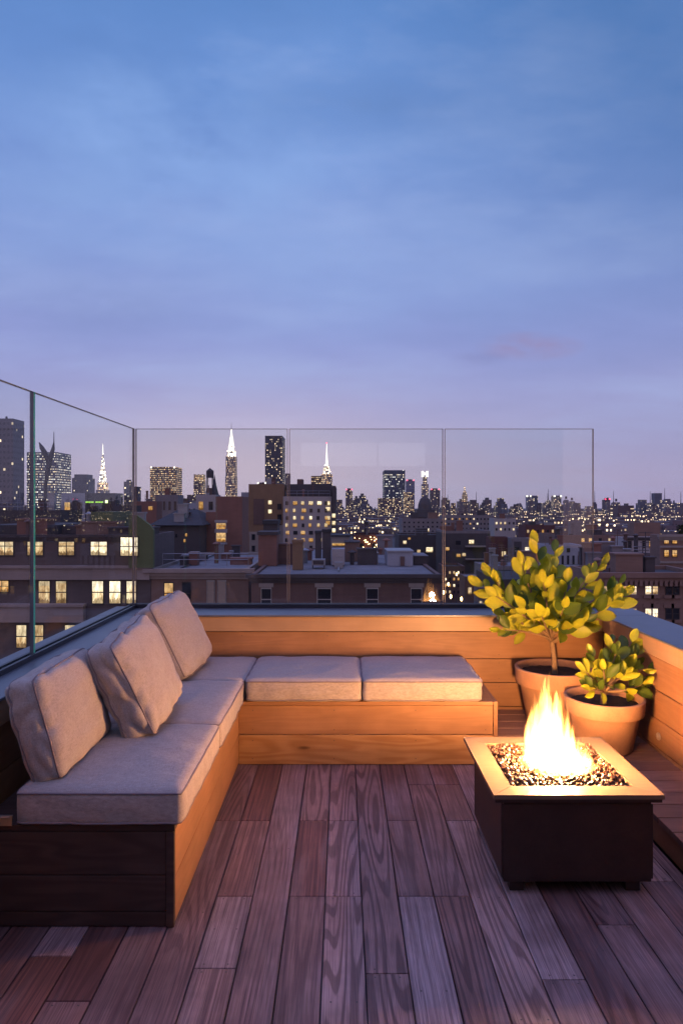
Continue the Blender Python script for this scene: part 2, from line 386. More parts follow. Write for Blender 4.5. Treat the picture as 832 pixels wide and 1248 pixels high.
# ------------------------------------------------------------------ cushions
def cushion(name,label,cat,L,W,H,mat4,group,bulge=.02,side=.012,r=.03,seed=1,wr=.004,pinch=0.0,res=26,crease=0.0,pipe=True):
    """box cushion, local: L along x, W along y, thickness H along z, origin at the centre of its base"""
    root=thing(name,label,cat,(0,0,0),0,group); root.matrix_world=mat4
    off=Vector((seed*3.1,seed*7.7,seed*1.3))
    def shape(p):
        hx,hy,hz=L/2,W/2,H/2
        c=Vector((p.x*hx,p.y*hy,p.z*hz))
        i=Vector((max(-hx+r,min(hx-r,c.x)),max(-hy+r,min(hy-r,c.y)),max(-hz+r*.8,min(hz-r*.8,c.z))))
        d=c-i
        if d.length>1e-9:
            a=abs(d.x)/r; b=abs(d.y)/r; e=abs(d.z)/(r*.8)
            mx=max(a,b,e); d=d.normalized()*r*min(1,mx) if mx>0 else d
            n=d.normalized(); c=i+n*r*min(1.0,mx)
        ux,uy,uz=c.x/hx,c.y/hy,c.z/hz
        fz=(1-abs(ux)**3.0)*(1-abs(uy)**3.0)
        c.z+=math.copysign(bulge*fz*abs(uz)**.5 if abs(uz)>1e-6 else 0,uz)
        c.x+=math.copysign(side*(1-uy*uy)*(1-uz*uz)*abs(ux)**2,ux) if abs(ux)>1e-6 else 0
        c.y+=math.copysign(side*(1-ux*ux)*(1-uz*uz)*abs(uy)**2,uy) if abs(uy)>1e-6 else 0
        # corners drawn in by the stitching
        k=(abs(ux)*abs(uy))**5
        c.x*=1-pinch*k; c.y*=1-pinch*k; c.z*=1-pinch*1.5*k
        # edges sag inwards a little on soft pillows
        c.x-=ux*pinch*.35*(1-uy*uy)*abs(ux)**2*L; c.y-=uy*pinch*.35*(1-ux*ux)*abs(uy)**2*W
        q=c+off
        n1=mnoise.noise(q*5.5); n2=mnoise.noise(Vector((q.x*9,q.y*22,q.z*16)))
        n3=1-abs(mnoise.noise(Vector((q.x*6+q.y*3,q.y*8,q.z*14+q.x*4))))*2
        edge=max(abs(ux)**4,abs(uy)**4)
        nrm=Vector((ux**5,uy**5,uz**3)); 
        nrm=nrm.normalized() if nrm.length>1e-5 else Vector((0,0,1))
        c+=nrm*(wr*(n1*1.3+n2*.8)+crease*(max(0,n3-.3))*(edge*.8+.12)*-1)
        return c
    mb=MB(); N=res; Nz=max(6,int(res*.4))
    bm=bmesh.new()
    def face(fn,nu,nv):
        rows=[[fn(-1+2*i/nu,-1+2*j/nv) for i in range(nu+1)] for j in range(nv+1)]
        vs=[[bm.verts.new(shape(Vector(p))) for p in row] for row in rows]
        for j in range(nv):
            for i in range(nu): bm.faces.new((vs[j][i],vs[j][i+1],vs[j+1][i+1],vs[j+1][i]))
    face(lambda a,b:(a,b,1),N,N); face(lambda a,b:(-a,b,-1),N,N)
    face(lambda a,b:(a,-1,b),N,Nz); face(lambda a,b:(-a,1,b),N,Nz)
    face(lambda a,b:(1,a,b),N,Nz); face(lambda a,b:(-1,-a,b),N,Nz)
    bmesh.ops.remove_doubles(bm,verts=bm.verts,dist=1e-5); bmesh.ops.recalc_face_normals(bm,faces=bm.faces)
    mb.add_bm(bm); cov=mb.build('cover',M['fabric'],root,smooth=True)
    if pipe:
        pm=MB()
        for zz in (.86,-.86):
            pts=[]; K=22
            for (ax,ay,bx,by) in ((-1,-1,1,-1),(1,-1,1,1),(1,1,-1,1),(-1,1,-1,-1)):
                for k in range(K):
                    t=k/K; pts.append(Vector((ax+(bx-ax)*t,ay+(by-ay)*t,zz)))
            P=[shape(p) for p in pts]; P.append(P[0])
            P=[p+Vector((p.x/L,p.y/W,0)).normalized()*.0005 for p in P]
            pm.tube(P,.0042,6,cap=False)
        pm.build('piping',M['piping'],cov,smooth=True)
    return root
def T(x,y,z,rz=0): return Matrix.Translation((x,y,z))@Matrix.Rotation(rz,4,'Z')
SH=.132; cz=.391+SH/2
G1='seat cushions on the corner bench'
cushion('seat_cushion','seat cushion at the near end of the long sofa under the first two pillows','cushion',.63,.80,SH,T(-.915,2.965,cz),G1,.012,.006,.022,1,.003,crease=.006)
cushion('seat_cushion','seat cushion in the middle of the long sofa between the pillows and the corner','cushion',.63,.81,SH,T(-.915,3.775,cz),G1,.012,.006,.022,2,.003,crease=.006)
cushion('seat_cushion','square seat cushion filling the back corner beside the third pillow','cushion',.63,.655,SH,T(-.915,4.512,cz),G1,.01,.006,.022,3,.003,crease=.005)
cushion('seat_cushion','back bench seat cushion adjoining the corner','cushion',.715,.66,SH,T(-.237,4.505,cz+.002),G1,.012,.006,.022,4,.003,crease=.006)
cushion('seat_cushion','back bench seat cushion at the free end nearest the potted plants','cushion',.735,.66,SH,T(.492,4.505,cz+.002),G1,.012,.006,.022,5,.003,crease=.006)
def lean(bn,bf,tn,th):
    """matrix of a pillow from bottom-near, bottom-far and top-near corners of its front face"""
    bn,bf,tn=Vector(bn),Vector(bf),Vector(tn)
    x=(bf-bn).normalized(); y=(tn-bn); y=(y-x*y.dot(x)).normalized(); z=x.cross(y)
    if z.x<0: z=-z
    c=(bf+tn)/2-z*th/2
    m=Matrix((x,y,z)).transposed().to_4x4(); m.translation=c
    return m
G2='loose back pillows on the sofa'
m=lean((-1.075,2.64,.535),(-1.09,3.26,.535),(-1.185,2.62,.93),.13)
cushion('back_pillow','upright box pillow at the near end of the sofa, leaning on the left parapet','pillow',.63,.43,.13,m,G2,.035,.012,.03,11,.006,.06,36,.014)
m=lean((-.835,3.09,.535),(-.84,3.70,.60),(-1.04,3.03,.985),.14)
cushion('back_pillow','tilted pillow with a wrinkled seam side, second along the sofa','pillow',.60,.50,.15,m,G2,.04,.012,.03,17,.006,.09,36,.024)
m=lean((-.92,4.12,.545),(-.855,4.70,.575),(-1.165,4.06,1.01),.14)
cushion('back_pillow','pillow standing nearest the back corner of the sofa','pillow',.60,.52,.15,m,G2,.04,.012,.03,23,.006,.09,36,.018)

# ------------------------------------------------------------------ fire table
ft=thing('fire_table','square black fire table with a pale top frame around glowing pebbles','fire table',(.962,3.12,0))
hx=.3475
mb=MB(); mb.box(-.302,.302,-.325,.302,.055,.385,bev=.004)
mb.build('body',M['bronze'],ft)
mb=MB()
for s in (-1,1):
    mb.box(-.30,.30,s*.312-.016 if s<0 else .303,(-.326) if s<0 else .318,.045,.38)
mb=MB(); mb.box(-.307,.307,-.3285,-.3255,.07,.375,bev=.001); mb.box(-.3055,-.3025,-.30,.28,.06,.375,bev=.001); mb.build('side_panel',M['bronze'],ft)
for sx in (-1,1):
    for sy in (-1,1):
        mb=MB(); mb.box(sx*.24-.03,sx*.24+.03,sy*.26-.03,sy*.28+.03,0,.054,bev=.003); mb.build('foot',M['bronze'],ft)
mb=MB(); i=.256; z0,z1=.402,.42                 # four mitred slabs
for (a,b,c,d) in (((-hx,-hx),(hx,-hx),(i,-i),(-i,-i)),((hx,-hx),(hx,hx),(i,i),(i,-i)),((hx,hx),(-hx,hx),(-i,i),(i,i)),((-hx,hx),(-hx,-hx),(-i,-i),(-i,i))):
    P=[Vector((p[0],p[1])) for p in (a,b,c,d)]; cc=sum(P,Vector((0,0)))/4; P=[cc+(p-cc)*.9975 for p in P]
    mb.tint=(rnd.random()*.4,rnd.random(),0)
    lo=[(p.x,p.y,z0) for p in P]; hi=[(p.x,p.y,z1) for p in P]
    mb.quad(hi); mb.quad(lo[::-1])
    for k in range(4): mb.quad([lo[k],lo[(k+1)%4],hi[(k+1)%4],hi[k]])
mb.build('top_frame',M['tan_top'],ft,tint=True)
mb=MB(); mb.box(-.34,.34,-.34,.34,.386,.4015,bev=.002); mb.build('rim',M['bronze'],ft)
# pebbles
pb=MB(); rr=random.Random(3)
base=bmesh.new(); bmesh.ops.create_icosphere(base,subdivisions=1,radius=1); bv=[v.co.copy() for v in base.verts]; bf=[tuple(v.index for v in f.verts) for f in base.faces]; base.free()
for k in range(1250):
    x=rr.uniform(-.248,.248); y=rr.uniform(-.248,.248); s=rr.uniform(.006,.0125); z=.407+rr.uniform(-.002,.012)
    e=Matrix.Rotation(rr.uniform(0,6.28),3,Vector((rr.random(),rr.random(),rr.random()+.1)).normalized()); b=len(pb.v)
    for v in bv:
        q=e@Vector((v.x*s*rr.uniform(.7,1.3),v.y*s*rr.uniform(.7,1.3),v.z*s*rr.uniform(.6,1.0)))
        pb.v.append((x+q.x,y+q.y,z+q.z))
    for f in bf: pb.f.append(tuple(b+i for i in f)); pb.m.append(0); pb.t.append((1,1,1))
o=pb.build('lava_gravel',M['rock'],loc=(.962,3.12,0)); tag(o,'dark lava pebbles filling the square tray of the fire table','gravel',kind='stuff')

# flame: one closed envelope, glowing gas inside
def flame():
    ox,oy=.985,3.11; z0=.412
    pk=[(645,.245,.016,.01),(651,.325,.0155,.03),(656,.375,.0155,-.01),(662,.425,.0155,.0),(669,.385,.018,.015),(676,.365,.017,-.01),(683,.325,.016,.02),(690,.385,.0125,.0),(697,.20,.014,.0),(704,.14,.016,-.02),(711,.155,.0145,-.03),(640,.10,.016,.0),(718,.06,.016,-.02),(664,.13,.04,-.05),(686,.12,.04,-.05),(674,.2,.045,.04),(698,.07,.03,.04)]
    pk=[((p-417)*3.11/832-ox,dy,h,s) for (p,h,s,dy) in pk]
    def H(x,y):
        h=0
        for (px_,py_,hh,s) in pk:
            d=math.sqrt((x-px_)**2+((y-py_)*.62)**2)/s
            h=max(h,hh*math.exp(-(d*.8)**2.2*.45))
        n=mnoise.noise(Vector((x*90,y*60,3.3)))
        h*=1+.24*n
        return h
    nx,ny=150,100; X0,X1,Y0,Y1=-.2,.2,-.16,.16; mb=MB(); top=[];ok={}
    idx={}
    for j in range(ny+1):
        for i in range(nx+1):
            x=X0+(X1-X0)*i/nx; y=Y0+(Y1-Y0)*j/ny; h=H(x,y)
            e=max(abs(x)/.2,abs(y)/.16)
            if h>.014 and e<.99: ok[(i,j)]=(x,y,h)
    def vid(i,j,t):
        k=(i,j,t)
        if k not in idx:
            x,y,h=ok[(i,j)]; z=h-.012 if t else 0
            wx=.016*mnoise.noise(Vector((x*14,7.1,z*11)))*min(1,z*7); 
            idx[k]=len(mb.v); mb.v.append((x+wx,y,z))
        return idx[k]
    fs=set()
    for j in range(ny):
        for i in range(nx):
            if all(c in ok for c in ((i,j),(i+1,j),(i+1,j+1),(i,j+1))): fs.add((i,j))
    for (i,j) in fs:
        mb.f.append((vid(i,j,1),vid(i+1,j,1),vid(i+1,j+1,1),vid(i,j+1,1))); mb.m.append(0); mb.t.append((1,1,1))
        mb.f.append((vid(i,j,0),vid(i,j+1,0),vid(i+1,j+1,0),vid(i+1,j,0))); mb.m.append(0); mb.t.append((1,1,1))
        for (di,dj,a,b) in ((0,-1,(i,j),(i+1,j)),(1,0,(i+1,j),(i+1,j+1)),(0,1,(i+1,j+1),(i,j+1)),(-1,0,(i,j+1),(i,j))):
            if (i+di,j+dj) not in fs:
                mb.f.append((vid(*a,0),vid(*b,0),vid(*b,1),vid(*a,1))); mb.m.append(0); mb.t.append((1,1,1))
    m=NT('burning_gas'); co=m.obj()
    st=m.noise(m.mapv(co,(50,50,6.0)),1,4,.6)
    sx=m.n('ShaderNodeSeparateXYZ'); m.l(co,sx.inputs[0]); X_,Y_,Z_=sx.outputs
    up=m.math('MULTIPLY',Z_,2.35,True)
    ax=m.math('MULTIPLY',m.math('MULTIPLY',Z_,8.,True),-.043)
    wd_=m.math('ADD',m.math('MULTIPLY',m.math('SUBTRACT',1.,up),.066),.04)
    rx=m.math('DIVIDE',m.math('SUBTRACT',X_,ax),wd_); ry=m.math('DIVIDE',Y_,m.math('ADD',wd_,.01))
    r2=m.math('ADD',m.math('MULTIPLY',rx,rx),m.math('MULTIPLY',ry,ry))
    lo=m.math('ADD',m.math('ADD',m.math('MULTIPLY',up,.25),.14),m.math('MULTIPLY',r2,.13))
    den=m.math('DIVIDE',m.math('SUBTRACT',st,lo),.22,True)
    den=m.math('MULTIPLY',m.math('POWER',den,1.7),m.math('SUBTRACT',1.1,m.math('MULTIPLY',up,.75)))
    em=m.n('ShaderNodeEmission'); em.inputs[0].default_value=(1,.42,.105,1); m.l(m.math('MULTIPLY',den,FLAME),em.inputs[1])
    m.l(em.outputs[0],m.out.inputs['Volume'])
    o=mb.build('flame',m.mat,loc=(ox,oy,z0))
    tag(o,'tall blazing white hot flame rising from the middle of the fire table','flame')
    return o
FLAME=260.0
flame()
FIRE_W=200.0
for (x,y,z,w,r) in ((.97,3.11,.48,.40,.05),(.965,3.12,.55,.38,.045),(.955,3.12,.64,.22,.03)):
    l=bpy.data.lights.new('fire_glow','POINT'); l.energy=FIRE_W*w; l.color=(1,.45,.17); l.shadow_soft_size=r
    lo=bpy.data.objects.new('fire_glow',l); lo.location=(x,y,z); COL.objects.link(lo)

# ------------------------------------------------------------------ pots and plants
def pot(label,x,y,z,rt,h):
    g=thing('terracotta_pot',label,'plant pot',(x,y,z),0,'terracotta pots on the raised platform')
    k=rt; lip=.30*h
    prof=[(.001,.001),(k*.66,.001),(k*.69,.012),(k*.87,h-lip-.006),(k*.885,h-lip-.002),(k*.955,h-lip),(k*.97,h-lip+.006),(k*.995,h-.012),(k,h-.004),(k*.985,h),(k*.93,h),(k*.905,h-.006),(k*.88,h-.06)]
    mb=MB(); mb.lathe(prof,n=56,wob=.004); mb.build('pot_body',M['terra'],g,smooth=True)
    so=MB(); rows=[]
    for q in range(9):
        r=k*.9*q/8+.0005
        rows.append([(r*math.cos(a*math.pi/20),r*math.sin(a*math.pi/20),h-.045+.008*mnoise.noise(Vector((r*30*math.cos(a*math.pi/20),r*30*math.sin(a*math.pi/20),x)))) for a in range(40)])
    so.grid(rows,close=True); so.build('soil',M['soil'],g,smooth=True)
pot('larger terracotta pot in the back corner holding the small tree',1.42,4.585,.141,.257,.37)
pot('smaller terracotta pot in front, by the right wall, holding the low shrub',1.57,4.1,.141,.232,.31)

def leaf(mb,base,d,nrm,L,W,r):
    d=d.normalized(); s=d.cross(nrm)
    if s.length<.1: s=d.cross(Vector((1,.2,.3)))
    s.normalize(); n=s.cross(d).normalized(); rows=[]; K=7; bend=r.uniform(-.05,.28); cup=r.uniform(.15,.5)
    for i in range(K+1):
        t=i/K; w=W*.5*(math.sin(math.pi*min(1,t**1.12))**.62)*(1.0 if i<K else .05)+.0008
        c=base+d*(L*t)-n*(bend*L*t*t)
        rows.append([c-s*w+n*w*cup*1.3, c-s*w*.55+n*w*cup*.45, c, c+s*w*.55+n*w*cup*.45, c+s*w+n*w*cup*1.3])
    mb.grid(rows)
def plant(name,label,cat,x,y,z,trunk,branches,seed,Lr,per,parttrunk='trunk',partcrown='crown',dk=.2):
    r=random.Random(seed); g=thing(name,label,cat,(x,y,z)); O=Vector((x,y,z))
    tr=MB(); lf=MB()
    tp=[Vector(p) for p in trunk]; tr.tube(tp,[.021,.018,.0165,.014][:len(tp)],9)
    top=tp[-1]
    for (ex,ey,ez,start) in branches:
        e=Vector((ex,ey,ez)); s0=tp[-2].lerp(top,start)
        mid=s0.lerp(e,.5)+Vector((r.uniform(-.03,.03),r.uniform(-.03,.03),r.uniform(-.02,.035)))
        P=[]
        for i in range(8):
            t=i/7; P.append(s0*(1-t)**2+mid*2*t*(1-t)+e*t*t)
        tr.tube(P,[.0085-.0058*i/7 for i in range(8)],6)
        n=per; ang=r.uniform(0,6.28)
        for k in range(n):
            t=.42+.58*k/(n-1); f=t*7; i0=min(6,int(f)); p=P[i0].lerp(P[i0+1],f-i0); ax=(P[min(7,i0+1)]-P[i0]).normalized()
            ang+=2.4; u=ax.cross(Vector((0,0,1)));
            if u.length<.1: u=Vector((1,0,0))
            u.normalize(); w=u.cross(ax)
            side=u*math.cos(ang)+w*math.sin(ang)
            spread=1.1-.5*(k/(n-1))
            d=ax*(1-spread*.45)+side*spread*.85+Vector((0,0,.22))
            if k==n-1: d=ax+Vector((0,0,.15))
            L=r.uniform(*Lr)*(.8 if k>n-3 else 1)
            nr=(Vector((r.uniform(-.6,.3),-.95,.15+r.uniform(-.45,.5)))).normalized()
            v=r.random(); 
            lf.tint=((.36+.16*v),(.41+.16*v),.022+.012*v) if r.random()>dk else (.07,.135,.02)
            pet=p+d.normalized()*.012
            tr.tube([p,pet+d.normalized()*.004],.0016,4)
            leaf(lf,pet,d,nr,L,L*r.uniform(.44,.56),r)
    tr.build(parttrunk,M['bark'],g,smooth=True); lf.build(partcrown,M['leaf'],g,smooth=True,tint=True)
# small tree: branch tips from where they stand at about 4.6 m
r5=random.Random(12)
tips=[]
for (px_,py_,dy) in ((652,668,.0),(636,690,-.12),(668,690,.12),(640,712,.15),(662,712,-.2),(690,712,-.05),(718,700,.1),(700,735,.2),(600,705,.0),(606,728,-.15),(618,752,.1),(640,742,-.26),(660,752,-.3),(686,742,-.25),(745,735,-.1),(738,722,.08),(712,758,-.12),(696,765,-.22),(628,735,.25),(675,675,.22),(730,690,.18),(612,768,-.05),(660,690,.05),(757,728,-.05),(752,712,.1),(590,716,.05)):
    D=4.585+dy
    tips.append(((px_-417)*D/832-1.42, dy, 1.6-(py_-615)*D/832-.465, r5.uniform(.0,1)))
plant('potted_tree','small tree with large waxy yellow green leaves in the larger pot','tree',1.42,4.585,.465,[(.005,0,0),(.0,0,.1),(-.012,0,.2),(-.03,-.005,.285)],tips,5,(.10,.16),8)
tips=[]
for (px_,py_,dy) in ((750,795,0),(775,800,.08),(786,815,.0),(722,800,.05),(714,820,-.05),(735,818,-.14),(760,822,-.14),(780,835,-.08),(745,785,.12),(792,838,.03),(768,785,.1),(720,840,-.1)):
    D=4.1+dy
    tips.append(((px_-417)*D/832-1.565, dy, 1.6-(py_-615)*D/832-.405, r5.uniform(.3,1)))
plant('potted_shrub','low leafy shrub in the smaller pot by the right wall','shrub',1.565,4.1,.405,[(0,0,0),(.0,0,.03),(.004,0,.06),(.006,0,.085)],tips,9,(.075,.125),7,'stem','foliage',.38)

# ------------------------------------------------------------------ penthouse behind the viewer, with a clerestory that mirrors in the glass
M['render']=simple('dark_stucco',(.10,.095,.09),.85,0,.2,3)
ph=thing('penthouse','dark penthouse wall with a lit clerestory strip facing the terrace','house',(0,-2,0))
mb=MB(); mb.box(-4,4,-4,-.001,-18,3.1); mb.build('wall',M['render'],ph)
w=MB(); w.box(-.75,.62,0,.03,2.3,2.72); w.box(.66,1.5,0,.03,2.3,2.72); o=w.build('window',emit('clerestory_glow',(.85,.85,1.),.8),ph)
mb=MB(); mb.box(-1.76,2.2,2-1.59,2+5.28,-18,-.26); mb.build('lower_wall',M['render'],ph)

# ------------------------------------------------------------------ city helpers
GZ=-18.0
def PX(x,D): return (x-417)*D/832
def PZ(y,D): return 1.6-(y-615)*D/832

def wall_mat(name,col,var=.18,scale=.5,rough=.85):
    m=NT(name); co=m.obj()
    n1=m.noise(co,scale,4,.6); n2=m.noise(m.mapv(co,(.6,.6,5)),1.2,3,.6); n3=m.noise(m.mapv(co,(3,3,.25)),.6,3,.6)
    f=m.math('ADD',m.math('MULTIPLY',n1,.4),m.math('ADD',m.math('MULTIPLY',n2,.3),m.math('MULTIPLY',n3,.3)))
    c=m.ramp(f,[(.3,tuple(x*(1-var*1.6) for x in col)),(.7,tuple(x*(1+var) for x in col))])
    m.princ(c,rough); return m.mat
W={}
W['brown']=wall_mat('brownstone',(.235,.15,.12)); W['brick']=wall_mat('red_brown_brick',(.23,.115,.09))
W['dkbrick']=wall_mat('dark_brick',(.14,.085,.075)); W['grey']=wall_mat('grey_stucco',(.22,.20,.21))
W['dk']=wall_mat('sooty_wall',(.075,.066,.072)); W['white']=wall_mat('white_brick',(.40,.37,.37),.12)
W['pale']=wall_mat('pale_stone',(.30,.265,.245),.12); W['tan']=wall_mat('tan_brick',(.24,.15,.085))
W['roof']=wall_mat('silver_roof_coating',(.20,.21,.235),.3,.25); W['dkroof']=wall_mat('tar_roof',(.05,.05,.058),.3)
W['green']=wall_mat('green_glass_reflection',(.13,.16,.07),.12); W['bluewhite']=wall_mat('cool_white_wall',(.34,.36,.42),.1)
W['sooty']=wall_mat('sooty_brownstone',(.125,.10,.10)); W['metal']=simple('galvanised_metal',(.30,.31,.34),.5,.5,.15,2)
W['redbrown']=wall_mat('maroon_wall',(.13,.05,.045)); W['stonecap']=wall_mat('cornice_stone',(.34,.28,.26),.12)
W['treeleaf']=simple('dusk_leaves',(.045,.06,.025),.8,0,.4,2)
W['frame']=simple('dark_window_frame',(.04,.035,.035),.5,0,.2,2)
W['wframe']=simple('pale_window_frame',(.35,.33,.31),.5,0,.15,2)

def lit_mat(name,c0,c1,st):
    m=NT(name); tc=m.n('ShaderNodeTexCoord'); g=tc.outputs['Generated']; oi=m.n('ShaderNodeObjectInfo')
    cb=m.n('ShaderNodeCombineXYZ'); m.l(m.math('MULTIPLY',oi.outputs['Random'],50.),cb.inputs[0]); m.l(m.math('MULTIPLY',oi.outputs['Random'],31.),cb.inputs[2])
    va=m.n('ShaderNodeVectorMath',operation='ADD'); m.l(m.mapv(g,(2.2,1,1.6)),va.inputs[0]); m.l(cb.outputs[0],va.inputs[1])
    n=m.noise(va.outputs[0],1.6,3,.6)
    cur=m.noise(m.mapv(va.outputs[0],(9,1,.25)),1,2,.5)             # hanging curtains
    sx=m.n('ShaderNodeSeparateXYZ'); m.l(g,sx.inputs[0])
    low=m.math('LESS_THAN',sx.outputs[2],m.math('ADD',m.math('MULTIPLY',m.noise(m.mapv(va.outputs[0],(6,1,.01)),1,1),.5),-.05))
    f=m.ramp(n,[(.3,0.),(.7,1.)])
    c=m.mix(f,c0,c1)
    shade=m.math('GREATER_THAN',sx.outputs[2],m.math('SUBTRACT',1.05,m.math('MULTIPLY',oi.outputs['Random'],.75)))
    c=m.mix(m.math('MULTIPLY',shade,.7),c,tuple(.75*x+.12 for x in c1))
    c=m.mix(m.math('MULTIPLY',low,.8),c,tuple(x*.22 for x in c0))
    s=m.math('MULTIPLY',m.math('ADD',m.math('MULTIPLY',f,.95),.38),m.math('ADD',m.math('MULTIPLY',cur,.5),.7))
    s=m.math('MULTIPLY',s,m.math('MULTIPLY',m.math('ADD',m.math('MULTIPLY',oi.outputs['Random'],.5),.7),st))
    e=m.n('ShaderNodeEmission'); m.l(c,e.inputs[0]); m.l(s,e.inputs[1]); m.l(e.outputs[0],m.out.inputs[0]); return m.mat
L1=lit_mat('warm_lit_room',(.95,.50,.20),(1.,.78,.45),1.05)
L2=lit_mat('amber_lit_room',(.9,.36,.08),(1.,.58,.2),.9)
L3=lit_mat('bright_lit_room',(1.,.66,.32),(1.,.85,.6),1.9)
DARK=simple('unlit_window_glass',(.02,.022,.03),.12,0,.3,1)
GLOW=emit('bare_bulb',(1.,.66,.32),9.)
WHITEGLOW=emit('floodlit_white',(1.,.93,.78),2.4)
RED=emit('red_beacon',(1.,.05,.12),5.)

def unit_window(kind):
    """unit sash 1 x 1 in XZ, origin at centre; returns frame mesh, pane mesh"""
    f=MB(); t=.06
    f.box(-.5,.5,-.05,0,.5-t,.5); f.box(-.5,.5,-.05,0,-.5,-.5+t); f.box(-.5,-.5+t,-.05,0,-.5+t,.5-t); f.box(.5-t,.5,-.05,0,-.5+t,.5-t)
    f.box(-.5+t,.5-t,-.045,-.003,-.02,.02)
    if kind=='cross': f.box(-.02,.02,-.043,-.004,-.5+t,-.021); f.box(-.02,.02,-.043,-.004,.021,.5-t)
    return f
PROTO={}
def window_proto(kind,fm,lit):
    k=(kind,fm,lit)
    if k not in PROTO:
        f=unit_window(kind).build('window',W[fm]); p=MB(); p.quad([(-.45,-.02,-.45),(.45,-.02,-.45),(.45,-.02,.45),(-.45,-.02,.45)]); 
        q=p.build('pane',{'1':L1,'2':L2,'3':L3,'0':DARK}[lit],f)
        PROTO[k]=(f,q); COL.objects.unlink(f); COL.objects.unlink(q)
    return PROTO[k]
def add_window(parent,cx,y,cz_,w,h,kind='cross',fm='frame',lit='1',rz=0):
    f,q=window_proto(kind,fm,lit)
    a=link_copy(f,parent,location=(cx,y,cz_),scale=(w,1,h),rotation_euler=(0,0,rz)); a.name='window'
    b=link_copy(q,a); b.name='pane'
    return a
FLAT={}
def flat_window(parent,cx,y,cz_,w,h,lit,rz=0):
    if lit not in FLAT:
        p=MB(); p.box(-.5,.5,-.06,.0,-.5,.5); FLAT[lit]=p.build('window',{'1':L1,'2':L2,'3':L3,'0':DARK}[lit]); COL.objects.unlink(FLAT[lit])
    a=link_copy(FLAT[lit],parent,location=(cx,y,cz_),scale=(w,1,h),rotation_euler=(0,0,rz)); a.name='window'; return a

def limdep(X0,X1,D,dep,share=.3):
    e=X0 if X0>0 else (-X1 if X1<0 else 0); wpx=(X1-X0)*832/D
    if e<=0: return dep
    k=1/D-max(4,share*wpx)/(e*832)
    return dep if k<=0 else max(2.,min(dep,1/k-D))
def building(label,x0,x1,yt,D,wall,dep=14,roof='dkroof',par=.5,name='building',cat='building',cornice=None,base=GZ,parmat=None):
    """front wall at distance D spanning picture columns x0..x1, roof edge at picture row yt"""
    X0,X1,Z=PX(x0,D),PX(x1,D),PZ(yt,D); cx=(X0+X1)/2; hw=(X1-X0)/2; dep=limdep(X0,X1,D,dep,.25)
    g=thing(name,label,cat,(cx,D,base)); H=Z-base
    mb=MB(); mb.box(-hw,hw,0,dep,0,H-par); mb.build('wall',W[wall],g)
    mb=MB(); t=.25; pm=W[parmat or wall]
    mb.box(-hw,hw,0,t,H-par+.002,H); mb.box(-hw,hw,dep-t,dep,H-par+.002,H); mb.box(-hw,-hw+t,t+.002,dep-t-.002,H-par+.002,H); mb.box(hw-t,hw,t+.002,dep-t-.002,H-par+.002,H)
    mb.build('parapet',pm,g)
    mb=MB(); mb.box(-hw+t+.01,hw-t-.01,t+.01,dep-t-.01,H-par+.003,H-par+.12); mb.build('roof',W[roof],g)
    rv=random.Random(label)
    if hw>2 and dep>4:
        for k in range(rv.randint(5,10) if D<140 else rv.randint(2,5)):
            w_=rv.uniform(.25,1.1)*min(1.6,hw/4); h_=rv.uniform(.4,1.9)*min(1.3,D/70+.3); xx=rv.uniform(-hw+1.2,hw-1.2) if hw>2.6 else 0; yy=rv.uniform(dep*.2,dep*.85)
            mb=MB(); zt=H-par+.13
            if rv.random()<.55: mb.box(xx-w_,xx+w_,yy-w_*.6,yy+w_*.6,zt,zt+h_); mb.box(xx-w_-.08,xx+w_+.08,yy-w_*.6-.08,yy+w_*.6+.08,zt+h_+.002,zt+h_+.12); nm='bulkhead'
            elif rv.random()<.3:
                hh=rv.uniform(1.5,3.2); mb.tube([(xx,yy,zt),(xx,yy,zt+hh)],.035,5)
                for e_ in (.98,.86,.74): mb.tube([(xx-.5*e_,yy,zt+hh*e_),(xx+.5*e_,yy,zt+hh*e_)],.022,4)
                nm='aerial'
            elif rv.random()<.35:
                mb.box(xx-.04,xx+.04,dep*.1,dep*.9,zt+.06,zt+.14); mb.box(xx-.3,xx+.3,yy-.25,yy+.25,zt,zt+.45); nm='pipe_run'
            else: mb.tube([(xx,yy,zt),(xx,yy,zt+h_)],.14+.1*rv.random(),8); mb.lathe([(.01,zt+h_+.25),(.34,zt+h_+.08),(.34,zt+h_+.002),(.01,zt+h_)],xx,yy,8); nm='vent_pipe'
            mb.build(nm,W[rv.choice(('dk','brick','metal','grey','brown','dkbrick'))],g)
    if 40<D<160 and rv.random()<.45 and hw>3:
        mb=MB(); n_=max(3,int(hw*2/1.6))
        for k in range(n_+1): xx=-hw+.3+(2*hw-.6)*k/n_; mb.tube([(xx,dep*.12,H),(xx,dep*.12,H+.95)],.028,4)
        for zz_ in (.5,.95): mb.tube([(-hw+.3,dep*.12,H+zz_),(hw-.3,dep*.12,H+zz_)],.028,4)
        mb.build('railing',W['metal'],g)
    if cornice:
        ch,cp,cm=cornice; mb=MB()
        mb.box(-hw-cp,hw+cp,-cp,-.003,H-ch*.35,H+.03); mb.box(-hw-cp*.6,hw+cp*.6,-cp*.6,-.004,H-ch*.7,H-ch*.35-.003); mb.box(-hw-cp*.3,hw+cp*.3,-cp*.3,-.005,H-ch,H-ch*.7-.003)
        mb.build('cornice',W[cm],g)
    g['_D']=D; g['_cx']=cx; g['_hw']=hw; g['_H']=H; g['_base']=base; g['_dep']=dep
    return g
